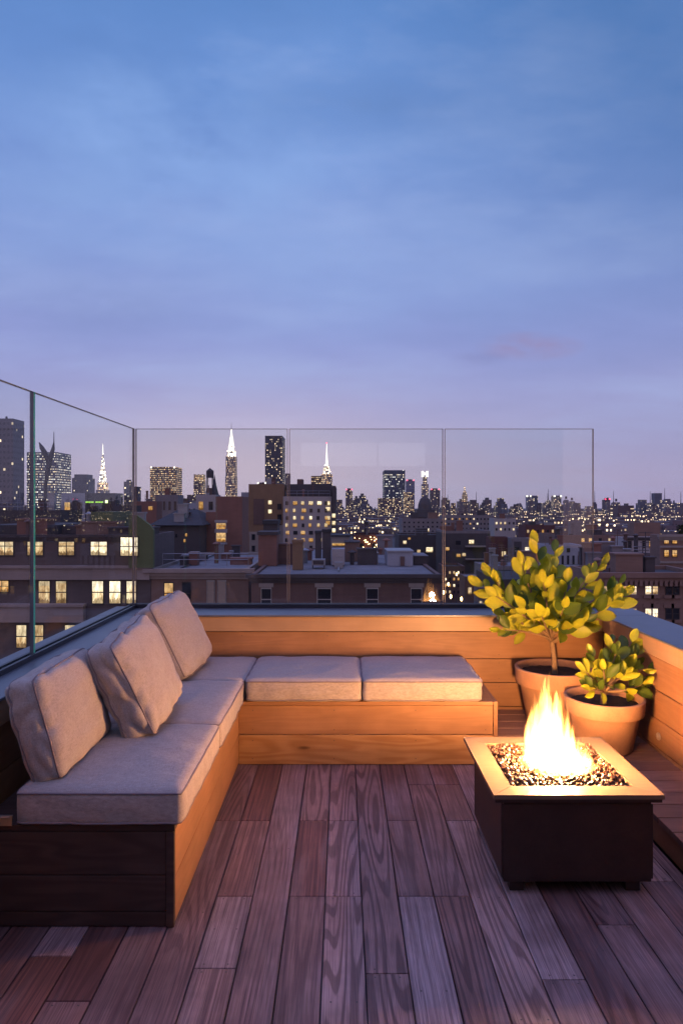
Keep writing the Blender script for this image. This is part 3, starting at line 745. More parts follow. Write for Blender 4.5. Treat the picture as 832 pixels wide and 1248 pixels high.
def winpx(g,x0,x1,y0,y1,kind='cross',fm='frame',lit='1',sill=None,flat=False):
    D=g['_D']; a,b=PX(x0,D)-g['_cx'],PX(x1,D)-g['_cx']; z1,z0=PZ(y0,D)-g['_base'],PZ(y1,D)-g['_base']
    if flat: return flat_window(g,(a+b)/2,-.01,(z0+z1)/2,b-a,z1-z0,lit)
    w=add_window(g,(a+b)/2,-.01,(z0+z1)/2,b-a,z1-z0,kind,fm,lit)
    if sill:
        mb=MB(); mb.box(a-.12,b+.12,-.14,-.003,z0-.22,z0-.02); mb.build('sill',W[sill],g)
        mb=MB(); mb.box(a-.12,b+.12,-.08,-.003,z1+.02,z1+.3); mb.build('lintel',W[sill],g)
    return w
def wingrid(g,rows,cols,wf=.5,hf=.55,p=.35,lits='122',seed=0,y0=.08,y1=.94,side=None,flat=True,zmin=None):
    r=random.Random(seed); hw,H=g['_hw'],g['_H']
    zt=H-.6; zb=zmin if zmin is not None else H*.2
    for i in range(rows):
        z=zt-(zt-zb)*(i+.5)/rows; h=(zt-zb)/rows*hf
        for j in range(cols):
            x=-hw+2*hw*(j+.5)/cols; w=2*hw/cols*wf
            lit=r.choice(lits) if r.random()<p else '0'
            if flat: flat_window(g,x,-.01,z,w,h,lit)
            else: add_window(g,x,-.01,z,w,h,'cross','frame',lit)
        if side:
            sx,n=side; dep=g['_dep']
            for j in range(n):
                yy=dep*(j+.5)/n; w=dep/n*wf
                flat_window(g,sx*(hw+.01),yy,z,w,h,r.choice(lits) if r.random()<p else '0',R(90*sx))
def clutter(g,x0,x1,y0,y1,D,dep,mat,name):
    """block standing on a building's roof, as one of its parts"""
    mb=MB(); mb.box(PX(x0,D)-g['_cx'],PX(x1,D)-g['_cx'],D-g['_D'],D-g['_D']+dep,PZ(y1,D)-g['_base'],PZ(y0,D)-g['_base'])
    return mb.build(name,W[mat],g)
def roofthing(name,label,cat,x0,x1,y0,zb,D,dep,parts,group=None):
    """thing standing on a roof at height zb; parts: (name, mat, fx0,fx1, fz0,fz1, fy0,fy1) in fractions of its box"""
    X0,X1,Z1=PX(x0,D),PX(x1,D),PZ(y0,D); g=thing(name,label,cat,((X0+X1)/2,D,zb),0,group); w=X1-X0; h=Z1-zb
    for (n,mt,a,b,c,d,e,f) in parts:
        mb=MB(); mb.box((a-.5)*w,(b-.5)*w,e*dep,f*dep,c*h,d*h); mb.build(n,W[mt] if isinstance(mt,str) else mt,g)
    return g

# far towers: lit windows are the wall's own pattern
TM={}
def tower_mat(col,cw,ch,lit,st=2.2,warm=.5,floor=.0,wx=.5,wz=.42):
    lit=min(.95,lit*1.35+.03) if lit>.02 else lit
    k=(col,round(cw,1),round(ch,1),lit,st,warm,floor)
    if k in TM: return TM[k]
    m=NT('tower_wall_with_lit_windows'); tc=m.n('ShaderNodeTexCoord'); oi=m.n('ShaderNodeObjectInfo'); geo=m.n('ShaderNodeNewGeometry')
    s=m.n('ShaderNodeSeparateXYZ'); m.l(tc.outputs['Object'],s.inputs[0])
    u=m.math('DIVIDE',m.math('ADD',m.math('ADD',s.outputs[0],m.math('MULTIPLY',s.outputs[1],1.003)),1000.),cw); v=m.math('DIVIDE',m.math('ADD',s.outputs[2],.1),ch)
    fu,fv=m.math('FRACT',u),m.math('FRACT',v); iu,iv=m.math('FLOOR',u),m.math('FLOOR',v)
    seed=m.math('MULTIPLY',oi.outputs['Random'],977.)
    cb=m.n('ShaderNodeCombineXYZ'); m.l(iu,cb.inputs[0]); m.l(iv,cb.inputs[1]); m.l(seed,cb.inputs[2])
    wn=m.n('ShaderNodeTexWhiteNoise',noise_dimensions='3D'); m.l(cb.outputs[0],wn.inputs['Vector'])
    cf=m.n('ShaderNodeCombineXYZ'); m.l(iv,cf.inputs[1]); m.l(seed,cf.inputs[2])
    wf=m.n('ShaderNodeTexWhiteNoise',noise_dimensions='3D'); m.l(cf.outputs[0],wf.inputs['Vector'])
    thr=m.math('ADD',m.math('MULTIPLY',m.math('SUBTRACT',wf.outputs['Value'],.5),floor),1-lit)
    on=m.math('GREATER_THAN',wn.outputs['Value'],thr)
    ins=m.math('MULTIPLY',m.math('LESS_THAN',m.math('ABSOLUTE',m.math('SUBTRACT',fu,.5)),wx/2),m.math('LESS_THAN',m.math('ABSOLUTE',m.math('SUBTRACT',fv,.5)),wz/2))
    sn=m.n('ShaderNodeSeparateXYZ'); m.l(geo.outputs['Normal'],sn.inputs[0])
    ins=m.math('MULTIPLY',ins,m.math('LESS_THAN',m.math('ABSOLUTE',sn.outputs[2]),.5))
    on=m.math('MULTIPLY',on,ins)
    sc=m.n('ShaderNodeSeparateColor'); m.l(wn.outputs['Color'],sc.inputs[0])
    c=m.mix(m.ramp(sc.outputs[0],[(0,0.),(1,1.)]),(1.,.50,.17) if warm>.3 else (1.,.7,.36),(1.,.80,.52) if warm>.3 else (.95,.95,.9))
    stn=m.math('MULTIPLY',on,m.math('MULTIPLY',m.math('POWER',sc.outputs[1],1.6),st*1.8))
    base=m.mix(ins,col,tuple(x*.6 for x in col))
    p=m.princ(base,.6); m.l(c,p.inputs['Emission Color']); m.l(stn,p.inputs['Emission Strength'])
    TM[k]=m.mat; return m.mat
NAVY=(.075,.07,.095); PLUM=(.105,.075,.085); SLATE=(.09,.10,.14); DUSK=(.13,.115,.14)
def tower(label,x0,x1,yt,D,col=PLUM,lit=.2,st=2.2,cw=1.5,ch=1.9,dep=None,tiers=None,top=None,warm=.5,floor=0.,name='tower',cat='tower',group=None,base=GZ):
    X0,X1,Z=PX(x0,D),PX(x1,D),PZ(yt,D); dep=limdep(X0,X1,D,dep or min(X1-X0,60))
    if X1<0: X1=PX(x1,D+dep)
    if X0>0: X0=PX(x0,D+dep)
    hw=(X1-X0)/2; H=Z-base
    g=thing(name,label,cat,((X0+X1)/2,D,base),0,group); m=tower_mat(col,cw*D/832,ch*D/832,lit,st,warm,floor)
    mb=MB(); tiers=tiers or [(1,1)]                     # (width fraction, height fraction) from the ground up
    z=0
    for (f,q) in tiers:
        mb.box(-hw*f,hw*f,dep*(1-f)/2,dep*(1+f)/2,z+(.01 if z else 0),H*q); z=H*q
    mb.build('wall',m,g)
    px=D/832.
    if top=='box':
        f=tiers[-1][0]; mb=MB(); mb.box(-hw*f*.55,hw*f*.4,dep*.3,dep*.7,H+.01,H+2.6*px); mb.build('roof_house',W['dk'],g)
    if top=='mast':
        mb=MB(); mb.tube([(0,dep/2,H),(0,dep/2,H+14*px)],[.45*px,.2*px],6); mb.build('mast',W['dk'],g)
    if top=='red':
        mb=MB(); mb.box(-hw*.5,hw*.5,dep*.3,dep*.7,H+.01,H+2*px); mb.build('roof_house',W['dk'],g)
        for sx in (-.8,.8):
            mb=MB(); mb.box(sx*hw-.55*px,sx*hw+.55*px,0,1*px,H+.02,H+1.2*px); mb.build('beacon',RED,g)
    if top=='lights':
        for sx in (-.9,.9):
            mb=MB(); mb.box(sx*hw-.9*px,sx*hw+.9*px,-.5,.8*px,H-1.6*px,H+.3*px); mb.build('floodlight',WHITEGLOW,g)
    if top=='tank':
        mb=MB(); mb.lathe([(.1,H+4.6*px),(1.3*px,H+3.9*px),(1.3*px,H+1.2*px),(.1,H+1.2*px)],0,dep/2,10); mb.tube([(-.9*px,dep/2,H),(-.9*px,dep/2,H+1.3*px)],.15*px,4); mb.tube([(.9*px,dep/2,H),(.9*px,dep/2,H+1.3*px)],.15*px,4); mb.build('water_tank',W['dk'],g)
    return g,hw,H,dep,px
def lathe_part(name,mat,g,prof,cy,n=8):
    mb=MB(); mb.lathe(prof,0,cy,n); return mb.build(name,mat,g)

# ------------------------------------------------------------------ ground
M['asphalt']=simple('asphalt',(.05,.05,.052),.85,0,.3,.02)
mb=MB(); mb.quad([(-2900,-300,GZ-.05),(2900,-300,GZ-.05),(2900,3500,GZ-.05),(-2900,3500,GZ-.05)]); tag(mb.build('ground',M['asphalt']),kind='structure')

# ------------------------------------------------------------------ skyline, left to right
tower('broad grey brown apartment block cut by the left edge of the picture',-14,30,510,250,DUSK,.045,1.3,5,7,25,top='tank',cat='apartment block')
tower('wide office slab with nearly every floor lit, just right of the green glass edge',33,87,551,700,SLATE,.62,1.35,1.6,3.1,50,warm=.2,floor=.6,cat='office tower')
tower('dark stubby block between the lit office slab and the floodlit tapered spire',88,116,578,620,NAVY,.03,1.5,2,3,40,tiers=[(1,.93),(.8,1)],cat='office block')
# floodlit tapered spire
g,hw,H,dep,px=tower('floodlit white tapered spire in the left part of the skyline',117,134,597,2400,PLUM,.25,1.6,cat='skyscraper')
c=dep/2
mb=MB(); mb.box(-hw*.86,hw*.86,c-hw*.86,c+hw*.86,H+.1,H+9*px); mb.build('wall',tower_mat((.5,.44,.36),2.0*px,2.6*px,.9,2.6,wx=.8,wz=.7),g)
lathe_part('crown',tower_mat((.6,.55,.45),1.6*px,2.2*px,.96,4.0,.2,wx=.85,wz=.75),g,[(hw*.85,H+9.1*px),(hw*.66,H+16*px),(hw*.60,H+20*px),(hw*.40,H+29*px),(hw*.24,H+38*px),(hw*.07,H+48*px)],c,8)
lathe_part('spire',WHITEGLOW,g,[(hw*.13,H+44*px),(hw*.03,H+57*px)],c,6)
tower('narrow dark block standing at the corner joint of the glass',151,164,587,330,NAVY,.10,1.6,3,4,12,top='box',cat='block')
tower('low dark block with one lit stair, right beside the corner glass joint',163,172,593,320,NAVY,.15,1.6,3,4,12,cat='block')
tower('wide flat topped office slab glowing gold with bright roof corners',183,222,569,1500,(.16,.12,.09),.86,1.25,1.7,2.5,60,top='lights',floor=.5,cat='office tower')
g,hw,H,dep,px=tower('gold crowned tower with a crenellated top, right of the gold slab',236,251,586,1400,PLUM,.5,1.5,1.5,2.2,cat='tower')
mb=MB()
for k in range(5): mb.box(-hw*.95+k*hw*.4,-hw*.95+k*hw*.4+hw*.25,0,dep,H+4.2*px,H+(8 if k%2==0 else 6)*px)
mb.box(-hw*.95,hw*.95,.2,dep-.2,H+.1,H+4.1*px); mb.build('crown',tower_mat((.4,.28,.14),1.6*px,2.0*px,.95,1.7),g)
tower('low brown block at the foot of the gold crowned tower',228,246,603,700,PLUM,.08,1.6,cat='block')
g,hw,H,dep,px=tower('dark church steeple with a sharp pointed roof before the skyline',256,267,602,420,NAVY,0,1,cat='steeple')
lathe_part('spire',W['dk'],g,[(hw*1.1,H+.02),(hw*.5,H+11*px),(.05,H+24*px)],dep/2,4).rotation_euler=(0,0,0)
# tall stepped skyscraper with glowing crown
g,hw,H,dep,px=tower('tallest stepped skyscraper with a dazzling white crown and mast',274.5,289.5,556,2300,(.17,.13,.12),.55,1.6,1.5,2.1,tiers=[(1,.62),(.92,1)],cat='skyscraper')
c=dep/2
mb=MB(); mb.box(-hw*.72,hw*.72,c-hw*.72,c+hw*.72,H+.1,H+7*px); mb.box(-hw*.5,hw*.5,c-hw*.5,c+hw*.5,H+7.1*px,H+13*px); mb.build('crown',tower_mat((.7,.66,.58),1.5*px,2.0*px,.98,6.,.2,wx=.9,wz=.8),g)
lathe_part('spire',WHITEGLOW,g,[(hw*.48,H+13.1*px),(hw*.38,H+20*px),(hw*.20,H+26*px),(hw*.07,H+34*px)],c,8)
lathe_part('mast',W['dk'],g,[(hw*.045,H+33.9*px),(hw*.02,H+42*px)],c,6)
tower('small block with a floodlit white penthouse beside the black slab tower',314,325,588,900,PLUM,.1,1.5,top='lights',cat='block')
tower('black flat topped slab tower with scattered lights, tall above its neighbours',323,347.5,531,900,(.05,.05,.07),.24,1.7,1.9,2.6,45,cat='tower')
tower('thin dark slab touching the right side of the black tower',347.7,354,577,880,NAVY,.05,1.5,cat='tower')
tower('amber lit stub of a tower rising behind the white apartment block',379,392,580,640,(.12,.08,.06),.55,1.4,1.8,2.4,cat='tower')
g,hw,H,dep,px=tower('reflection of the stepped skyscraper built as a slim needle tower, behind the white apartment block',391,405,578,1900,(.2,.16,.14),.75,1.9,1.5,2.0,cat='skyscraper')  # made-up tower for the stepped skyscraper's double reflection in the glass
lathe_part('crown',tower_mat((.7,.64,.52),1.5*px,2.0*px,.95,4.5,.2,wx=.85,wz=.75),g,[(hw*.75,H+.1),(hw*.55,H+8*px),(hw*.32,H+13*px)],dep/2,8)
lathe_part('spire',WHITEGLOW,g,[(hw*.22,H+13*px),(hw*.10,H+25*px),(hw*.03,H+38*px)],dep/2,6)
mb=MB(); mb.box(-.5*px,.5*px,dep/2-.5*px,dep/2+.5*px,H+38.2*px,H+39.2*px); mb.build('beacon',RED,g)
tower('low plum coloured tower between the needle spire and the round shouldered tower',408,417,609,1200,PLUM,.3,1.8,cat='tower')
tower('slim tower with a small round shouldered top, left of the stepped dark tower',421,429.5,597,1300,PLUM,.18,1.8,tiers=[(1,.95),(.7,1)],top='red',cat='tower')
tower('dark ziggurat shaped tower left of the blue glass tower',433,450,604,1250,NAVY,.2,1.8,tiers=[(1,.55),(.8,.8),(.5,1)],top='box',cat='tower')
tower('blue black glass tower with lit bands of floors in the middle of the skyline',466,493.5,573,1300,(.05,.065,.10),.34,1.6,1.7,2.8,60,floor=.9,warm=.2,cat='office tower')
tower('brown shoulder block lit by a stair strip in front of the blue glass tower',460,489,607,900,PLUM,.34,1.9,cat='block')
tower('pale blue slab behind the right side of the blue glass tower',494,505,586,1500,(.17,.18,.26),.06,1.5,top='red',cat='tower')
tower('block with a strip of lit top floors right of the blue glass tower',491,504,600,1100,PLUM,.6,1.5,floor=.5,cat='block')
g,hw,H,dep,px=tower('slim tower with a bright white horned crown, right of the blue glass tower',513,522,590,1600,(.22,.20,.21),.4,1.9,1.4,2.2,cat='tower')
mb=MB()
for sx in (-1,1): mb.box(sx*hw*.7-hw*.3,sx*hw*.7+hw*.3,dep*.3,dep*.7,H+9*px,H+16*px)
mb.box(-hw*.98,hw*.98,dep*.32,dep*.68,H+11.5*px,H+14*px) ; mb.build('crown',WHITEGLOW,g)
mb=MB(); mb.box(-hw*.6,hw*.6,dep*.2,dep*.8,H+.05,H+8.9*px); mb.build('wall',tower_mat((.2,.18,.17),1.4*px,2.2*px,.4,1.9),g)
g,hw,H,dep,px=tower('plum tower with a slanted roof and pink beacon lights',523,536,597,1400,PLUM,.12,1.6,top='red',cat='tower')
g,hw,H,dep,px=tower('dark building with a round dome top before the horned tower',505,530,621,600,(.05,.045,.055),.04,1.8,cat='domed building')
lathe_part('dome',W['dk'],g,[(hw*.78,H),(hw*.72,H+7*px),(hw*.5,H+13*px),(hw*.2,H+16.5*px),(.1,H+17.5*px)],dep/2,20)
tower('dark block under the joint of the middle and right glass panels',537,548,609,900,NAVY,.1,1.7,top='box',cat='block')
tower('small amber lit block between the glass joint and the cupola building',549,555,613,950,PLUM,.4,1.7,cat='block')
g,hw,H,dep,px=tower('broad stone building crowned by a floodlit domed cupola',556,576,611,1000,(.16,.14,.16),.12,1.5,tiers=[(1.2,.6),(1,1)],cat='domed building')
c=dep/2
lathe_part('cupola',tower_mat((.5,.40,.22),1.8*px,2.4*px,.8,1.8),g,[(hw*.42,H),(hw*.42,H+6*px),(hw*.36,H+9*px),(hw*.22,H+12*px),(hw*.10,H+13.5*px),(hw*.08,H+17*px),(.1,H+19*px)],c,14)
tower('small block with a tiny lit pinnacle right of the cupola',577,583,613,1000,PLUM,.35,1.7,top='mast',cat='block')
tower('flat dark block with a sign frame on its roof, right of the cupola',584,594,615,950,NAVY,.12,1.7,top='box',cat='block')
tower('dark stepped tower with a broad left shoulder, right of the middle of the skyline',601,618,607,1000,NAVY,.14,1.8,tiers=[(1,.62),(.72,.8),(.5,1)],cat='tower')
tower('ragged low cluster of flats left of the pale slim slab',620,637,617,900,PLUM,.22,1.8,tiers=[(1,.8),(.7,1)],top='box',cat='block')
tower('pale slim slab with a light at its top, left half of a pair',640,646.5,604,1300,(.25,.25,.30),.06,1.7,top='lights',cat='tower')
tower('blue dark tower, right half of a pair with the pale slim slab',646.7,655,604,1250,SLATE,.05,1.7,cat='tower')
tower('grey block between the pair of slabs and the tower with lit corners',659,668,613,1150,DUSK,.16,1.8,cat='block')
tower('tower with lit roof corners directly above the crown of the small tree',671,683.5,604,1200,(.15,.14,.16),.3,1.9,top='lights',cat='tower')
tower('dark square tower just left of the free edge of the glass',695,707,613,1050,NAVY,.08,1.7,cat='tower')
tower('low lit block behind the free edge of the glass',708,731,623,950,PLUM,.3,1.8,cat='block')
tower('slim plum tower just right of the free edge of the glass',733,743,609,1000,PLUM,.1,1.8,top='red',cat='tower')
tower('broad maroon slab block right of the free edge of the glass',743.3,772,616,900,(.085,.05,.055),.16,1.9,40,2.4,30,cat='block')
tower('grey tower with a stepped top in the right group of towers',774,790,609,1050,SLATE,.18,1.8,tiers=[(1,.8),(.7,1)],cat='tower')
tower('tallest tower of the right group, blue grey and flat topped',793,806,601,1100,SLATE,.08,1.7,cat='tower')
tower('blue grey tower with a slanted shoulder beside the tallest of the right group',806.5,818,608,1150,DUSK,.12,1.8,tiers=[(1,.86),(.75,1)],cat='tower')
tower('pale blue block cut by the right edge of the picture',820,838,613,1000,DUSK,.12,1.8,top='mast',cat='block')

# small blocks that fill the skyline; nothing tells those of one stretch apart
rf=random.Random(44)
for (xa,xb,n_,lb) in ((352,466,11,'small dark skyline block between the black slab tower and the blue glass tower'),(536,604,9,'small dark block low in the skyline around the floodlit cupola'),(604,724,17,'small dark block low in the skyline above the crown of the small tree'),(724,836,13,'small dark block low in the skyline right of the free edge of the glass'),(60,300,9,'small dark block low in the skyline left of the dazzling white crowned skyscraper')):
    for k in range(n_):
        xc=xa+(xb-xa)*(k+rf.random())/n_; w_=rf.uniform(5,11); yt_=rf.choice((rf.uniform(607,614),rf.uniform(612,621),rf.uniform(612,621))); D_=rf.uniform(850,1600)
        tower(lb,xc-w_/2,xc+w_/2,yt_,D_,rf.choice((NAVY,PLUM,SLATE,DUSK)),rf.choice((.08,.15,.22)),1.9,1.5,1.9,tiers=rf.choice((None,None,[(1,.9),(.65,1)],[(1,.8),(.75,.92),(.4,1)],[(1,.95),(.3,1)])),top=rf.choice((None,'box','box','mast','tank')),cat='block',group='small blocks filling the skyline')
# the low far city between and below the towers, a mass nobody could count
r=random.Random(21); mb=MB()
for k in range(900):
    D=math.exp(r.uniform(math.log(380),math.log(1500))); x=r.uniform(-40,870)
    h=r.uniform(3,7.5)+(D/1500)*4*r.random()**2; w=r.uniform(9,26)*(D/900)**.35; X=PX(x,D)
    if abs(x-300)<25 and D<600: continue
    mb.box(X-w/2,X+w/2,D,D+r.uniform(10,22),GZ,GZ+h)
    if r.random()<.5: mb.box(X-w*.2,X+w*.15,D+3,D+7,GZ+h+.02,GZ+h+r.uniform(2,4.5))
o=mb.build('distant_city',tower_mat((.13,.10,.115),2.2,2.9,.30,2.4,wx=.46,wz=.4)); tag(o,'far carpet of low rooftops and lit windows below the skyline','distant city',kind='stuff')

# ------------------------------------------------------------------ nearer rooftops
# long dark town house on the left with rows of lit windows
A=building('long dark town house at left with three rows of lit windows and a stone band',-60,184,652,50,'sooty',7,'dkroof',.4,cornice=(.5,.25,'dk'))
for (a,b) in ((-5,18),(33,54),(71,92),(110,132),(149,172)): winpx(A,a,b,652+1,678,'cross','frame','1' if a<100 else '3')
mb=MB(); H=A['_H']; D=50
def bandA(y0,y1,x0,x1,pr,mat,nm='stone_band'):
    mb=MB(); mb.box(PX(x0,D)-A['_cx'],PX(x1,D)-A['_cx'],-pr,-.004,PZ(y1,D)-GZ,PZ(y0,D)-GZ); mb.box(PX(x0,D)-A['_cx']-.1,PX(x1,D)-A['_cx']+.1,-pr-.15,-.005,PZ(y0,D)-GZ+.002,PZ(y0-3,D)-GZ); mb.build(nm,W[mat],A)
bandA(692,706,-60,184,.35,'stonecap'); bandA(738,757,-60,105,.6,'stonecap')
for (a,b) in ((47,62),(68,82),(112,127),(133,148),(154,167)): winpx(A,a,b,706.5,737,'plain','frame','1' if a<70 else '3')
winpx(A,-6,12,707,722,'cross','frame','2')
for (a,b) in ((20,33.5),(41,54),(79,93),(100,113),(-20,-6)): winpx(A,a,b,760,791,'plain','frame','1' if a!=100 else '0')
# green reflections in the glass, built as an end wall and a roof block
mb=MB(); D=49.5; y0_=D-50-.02
P=[(157,692),(187,692),(187,646),(183,640),(167,628),(157,628)]
fr=[(PX(a,D)-A['_cx'],y0_,PZ(b,D)-GZ) for a,b in P]; bk=[(a,y0_+.4,c) for a,_,c in fr]
mb.quad(fr); mb.quad(bk[::-1])
for k in range(6): mb.quad([fr[k],bk[k],bk[(k+1)%6],fr[(k+1)%6]])
o=mb.build('green_reflection_wall',W['green'],A); fixnormals(o)
winpx(A,149,172,653,678,'cross','frame','3').location.y=-.55
clutter(A,111,138,624,651,52,5,'green','green_reflection_block')
clutter(A,-20,70,640,651,53,8,'dkroof','roof_shed'); clutter(A,72,108,641,651,54,5,'dk','roof_shed')
# pale gutter-roofed neighbour
Bb=building('low brick house with a pale stone cornice and flat roof, left of the silver roof',184.5,303,693,50,'brown',17,'roof',.35,cornice=(.75,.5,'stonecap'),parmat='pale')
for (a,b,l) in ((252,262,'0'),(265,276,'0')): winpx(Bb,a,b,707,737,'plain','wframe','0',None)
mb=MB(); D=50; cx=Bb['_cx']
for (a,b) in ((253,261),(266,275)): mb.box(PX(a,D)-cx,PX(b,D)-cx,-.055,-.035,PZ(735,D)-GZ,PZ(708,D)-GZ)
mb.build('window_blind',wall_mat('drawn_blind',(.42,.34,.27),.1),Bb)
winpx(Bb,200,212,709,737,'plain','frame','2'); winpx(Bb,222,233,709,737,'plain','frame','0')
zB=PZ(693,50)-.2
def chimney(label,x0,x1,y0,zb,D,mat,dep=.9,cap='stonecap'):
    return roofthing('chimney',label,'chimney',x0,x1,y0,zb,D,dep,[('stack',mat,.03,.97,0,.9,.03,.97),('cap',cap,-.03,1.03,.902,1,-.03,1.03)],'chimneys on the near rooftops')
chimney('squat brick chimney with a pale cap at the left of the corniced house roof',230,241,673,zB,55,'brick')
chimney('low wide brick chimney on the right of the corniced house roof',269,280,675,zB,60,'brick',1.2)
roofthing('roof_vent','grey round headed roof vent beside the low wide chimney','roof vent',279,284,671,zB,61,.5,[('pipe','metal',.2,.8,0,.7,.2,.8),('hood','metal',0,1,.702,1,0,1)])
roofthing('roof_tank','pale blue metal cabinet beside the squat brick chimney','cabinet',221,229,676,zB,56,1,[('cabinet_body','bluewhite',0,1,.1,1,0,1),('plinth','dk',.1,.9,0,.098,.1,.9)])
# silver roofed house
Cc=building('brown house with a wide silver blue roof in the middle, crowded with chimneys and sheds',306,537,700,43,'dkbrick',26,'roof',.25,cornice=(.55,.3,'dk'))
for (a,b,l) in ((318,331,'0'),(386,404,'0'),(446,461,'0'),(500,514,'0')): winpx(Cc,a,b,716,745,'plain','wframe',l,'pale')
zC=PZ(700,43)-.1
chimney('broad brick chimney block with a dark cowl at the left of the silver roof',314,338,648,zC,50,'brick',2.2,'dk')
roofthing('roof_shed','dark sooty shed on legs behind the broad chimney block','shed',321,338,634,zC,56,2,[('shed_wall','dk',0,1,.25,.9,0,1),('shed_roof','dkroof',-.06,1.06,.902,1,-.06,1.06),('leg','metal',.02,.1,0,.248,.1,.2),('leg','metal',.9,.98,0,.248,.1,.2)])
chimney('tall tan chimney standing alone on the silver roof',356,369,658,zC,47,'tan',1.1,'tan')
roofthing('roof_cabinet','white two door equipment cabinet at the centre of the silver roof','cabinet',404,420,669,zC,50,1.5,[('cabinet_body','bluewhite',0,1,.03,1,0,1),('door','white',.04,.96,.06,.5,-.03,-.002),('door','white',.04,.96,.53,.97,-.03,-.002),('plinth','dk',.05,.95,0,.028,.05,.95)])
roofthing('roof_house','metal lift house with a strip of yellow light above the white cabinet','roof house',404,426,652,zC,56,3,[('shed_wall','metal',0,1,0,.55,0,1),('light_strip',L2,.03,.75,.56,.66,-.02,.02),('shed_wall','metal',0,1,.552,.93,.03,1),('shed_roof','dkroof',-.05,1.05,.932,1,-.05,1.05)])
for (lb,a,b,y) in (('narrow black flue left of the white cabinet',384,391,647),('wide black flue stack right behind the white cabinet',393,403,645)):
    roofthing('flue',lb,'flue',a,b,y,zC,51,1,[('pipe','dk',0,1,0,.92,0,1),('hood','dkroof',-.08,1.08,.922,1,-.08,1.08)],'black flues on the silver roof')
roofthing('condenser','low grey air conditioner on a stand left of the white cabinet','air conditioner',380,396,682,zC,48,1,[('case','metal',0,1,.35,1,0,1),('leg','dk',.02,.1,0,.348,.1,.25),('leg','dk',.9,.98,0,.348,.1,.25),('grille','dk',.1,.9,.45,.9,-.02,-.002)])
roofthing('skylight','small lit skylight box behind the tall tan chimney','skylight',336,350,684,zC,52,1.5,[('curb','metal',0,1,0,.55,0,1),('pane',L2,.05,.95,.552,.9,.05,.95)])
roofthing('roof_shed','brown timber clad bulkhead right of the white cabinet','shed',420,438,660,zC,54,2,[('shed_wall','brown',0,1,0,.93,0,1),('shed_roof','dk',-.04,1.04,.932,1,-.04,1.04)])
roofthing('roof_house','pale stucco stair house with a dark door on the right of the silver roof','roof house',472,503,671,zC,50,3,[('shed_wall','bluewhite',0,1,0,.9,0,1),('shed_roof','metal',-.03,1.03,.902,1,-.03,1.03),('door','dkbrick',.5,.66,.02,.62,-.04,-.002)])
roofthing('roof_shed','long dark plant box beside the pale stair house','shed',504,521,677,zC,51,3,[('shed_wall','dk',0,1,0,.92,0,1),('shed_roof','roof',-.03,1.03,.922,1,-.03,1.03)])
roofthing('parapet_pier','pale upright pier left of the pale stair house','pier',451,461,674,zC,52,1,[('shaft','white',.05,.95,0,.94,.05,.95),('cap','pale',-.05,1.05,.942,1,-.05,1.05)])
# string lights terrace
g=building('brown roof terrace wall dotted with strings of warm lights behind the silver roof',431,466,652,120,'redbrown',10,cat='terrace building')
mb=MB(); rr=random.Random(5)
for k in range(70):
    x=rr.uniform(-.95,.95)*g['_hw']; z=g['_H']-rr.uniform(.3,4.2); s=rr.uniform(.05,.10); mb.box(x-s,x+s,-.25-s,-.25+s,z-s,z+s)
mb.build('string_lights',GLOW,g)
# others, mid distance
g=building('tall red brick house with one lit stacked window and pale lintels',263,295,605,78,'brick',14,par=.6); winpx(g,263+0.01,276,637,647,'plain','wframe','2','white'); winpx(g,263+.01,276,648,661,'plain','wframe','2','white')
mb=MB(); mb.box(PX(251,78)-g['_cx'],-g['_hw']-.002,0,10,0,PZ(624,78)-GZ); mb.build('side_wing',W['brick'],g)
g=building('white blank stair tower left of the tall red brick house',239,263,603,150,'white',12)
wt=thing('water_tower','dark roof water tank on legs above the white stair tower','water tower',(PX(256,154),154,PZ(603,150)+.0)); q=154/832
mb=MB(); mb.lathe([(.02,33*q),(4.4*q,29.5*q),(4.6*q,29.3*q),(4.6*q,21*q),(.02,21*q)],n=16); mb.build('tank',W['dk'],wt)
for sx in (-1,1):
    for sy in (-1,1): mb=MB(); mb.tube([(sx*3.6*q,sy*3.6*q,-.6),(sx*3.2*q,sy*3.2*q,21*q)],.10,5); mb.build('leg',W['dk'],wt)
g=building('pale blue low wall building behind the dark hipped roof',215,240,613,190,'bluewhite',10); wingrid(g,4,4,.4,.5,0.12,'1222',37)
g=building('dark grey square block left of the white stair tower',190,217,603,170,'grey',12); wingrid(g,4,4,.4,.5,0.15,'1222',36)
g=building('low reddish brick building with one orange window right of the corner joint',164,191,611,140,'brick',10); winpx(g,181,186,617,622,flat=True,lit='2')
g=building('narrow cool white house strip right of the tall red brick house',294,305,600,120,'bluewhite',10); wingrid(g,7,1,.5,.6,.1,'2',3,zmin=8)
g=building('tan brick apartment slab with a paler lower front left of the white apartment block',303,346,590,118,'tan',20,par=.8)
mb=MB(); mb.box(-g['_hw']+.1,g['_hw']*.2,-.15,-.004,4,PZ(648,118)-GZ); mb.box(g['_hw']*.2+.003,g['_hw']-.05,-.13,-.004,4,PZ(640,118)-GZ); mb.build('pale_front',W['pale'],g)
mb=MB(); mb.box(PX(309,118)-g['_cx'],PX(322,118)-g['_cx'],-.12,-.005,PZ(640,118)-GZ+.1,PZ(608,118)-GZ); mb.build('recess',W['dkbrick'],g)
for yy in (612,623,637,648): winpx(g,327,331,yy-2,yy+3,flat=True,lit='3' if yy in(612,623) else '2')
for yy in (617,630,642,655): winpx(g,338,343,yy-3,yy+4,flat=True,lit='0' if yy!=655 else '2')
for yy in (654,668): 
    for xx in (307,315): winpx(g,xx,xx+4,yy-3,yy+4,flat=True,lit='0').location.y=-.16
g=building('white brick apartment block speckled with amber windows and a dark roof house',345,404,605,112,'white',16,par=.6)
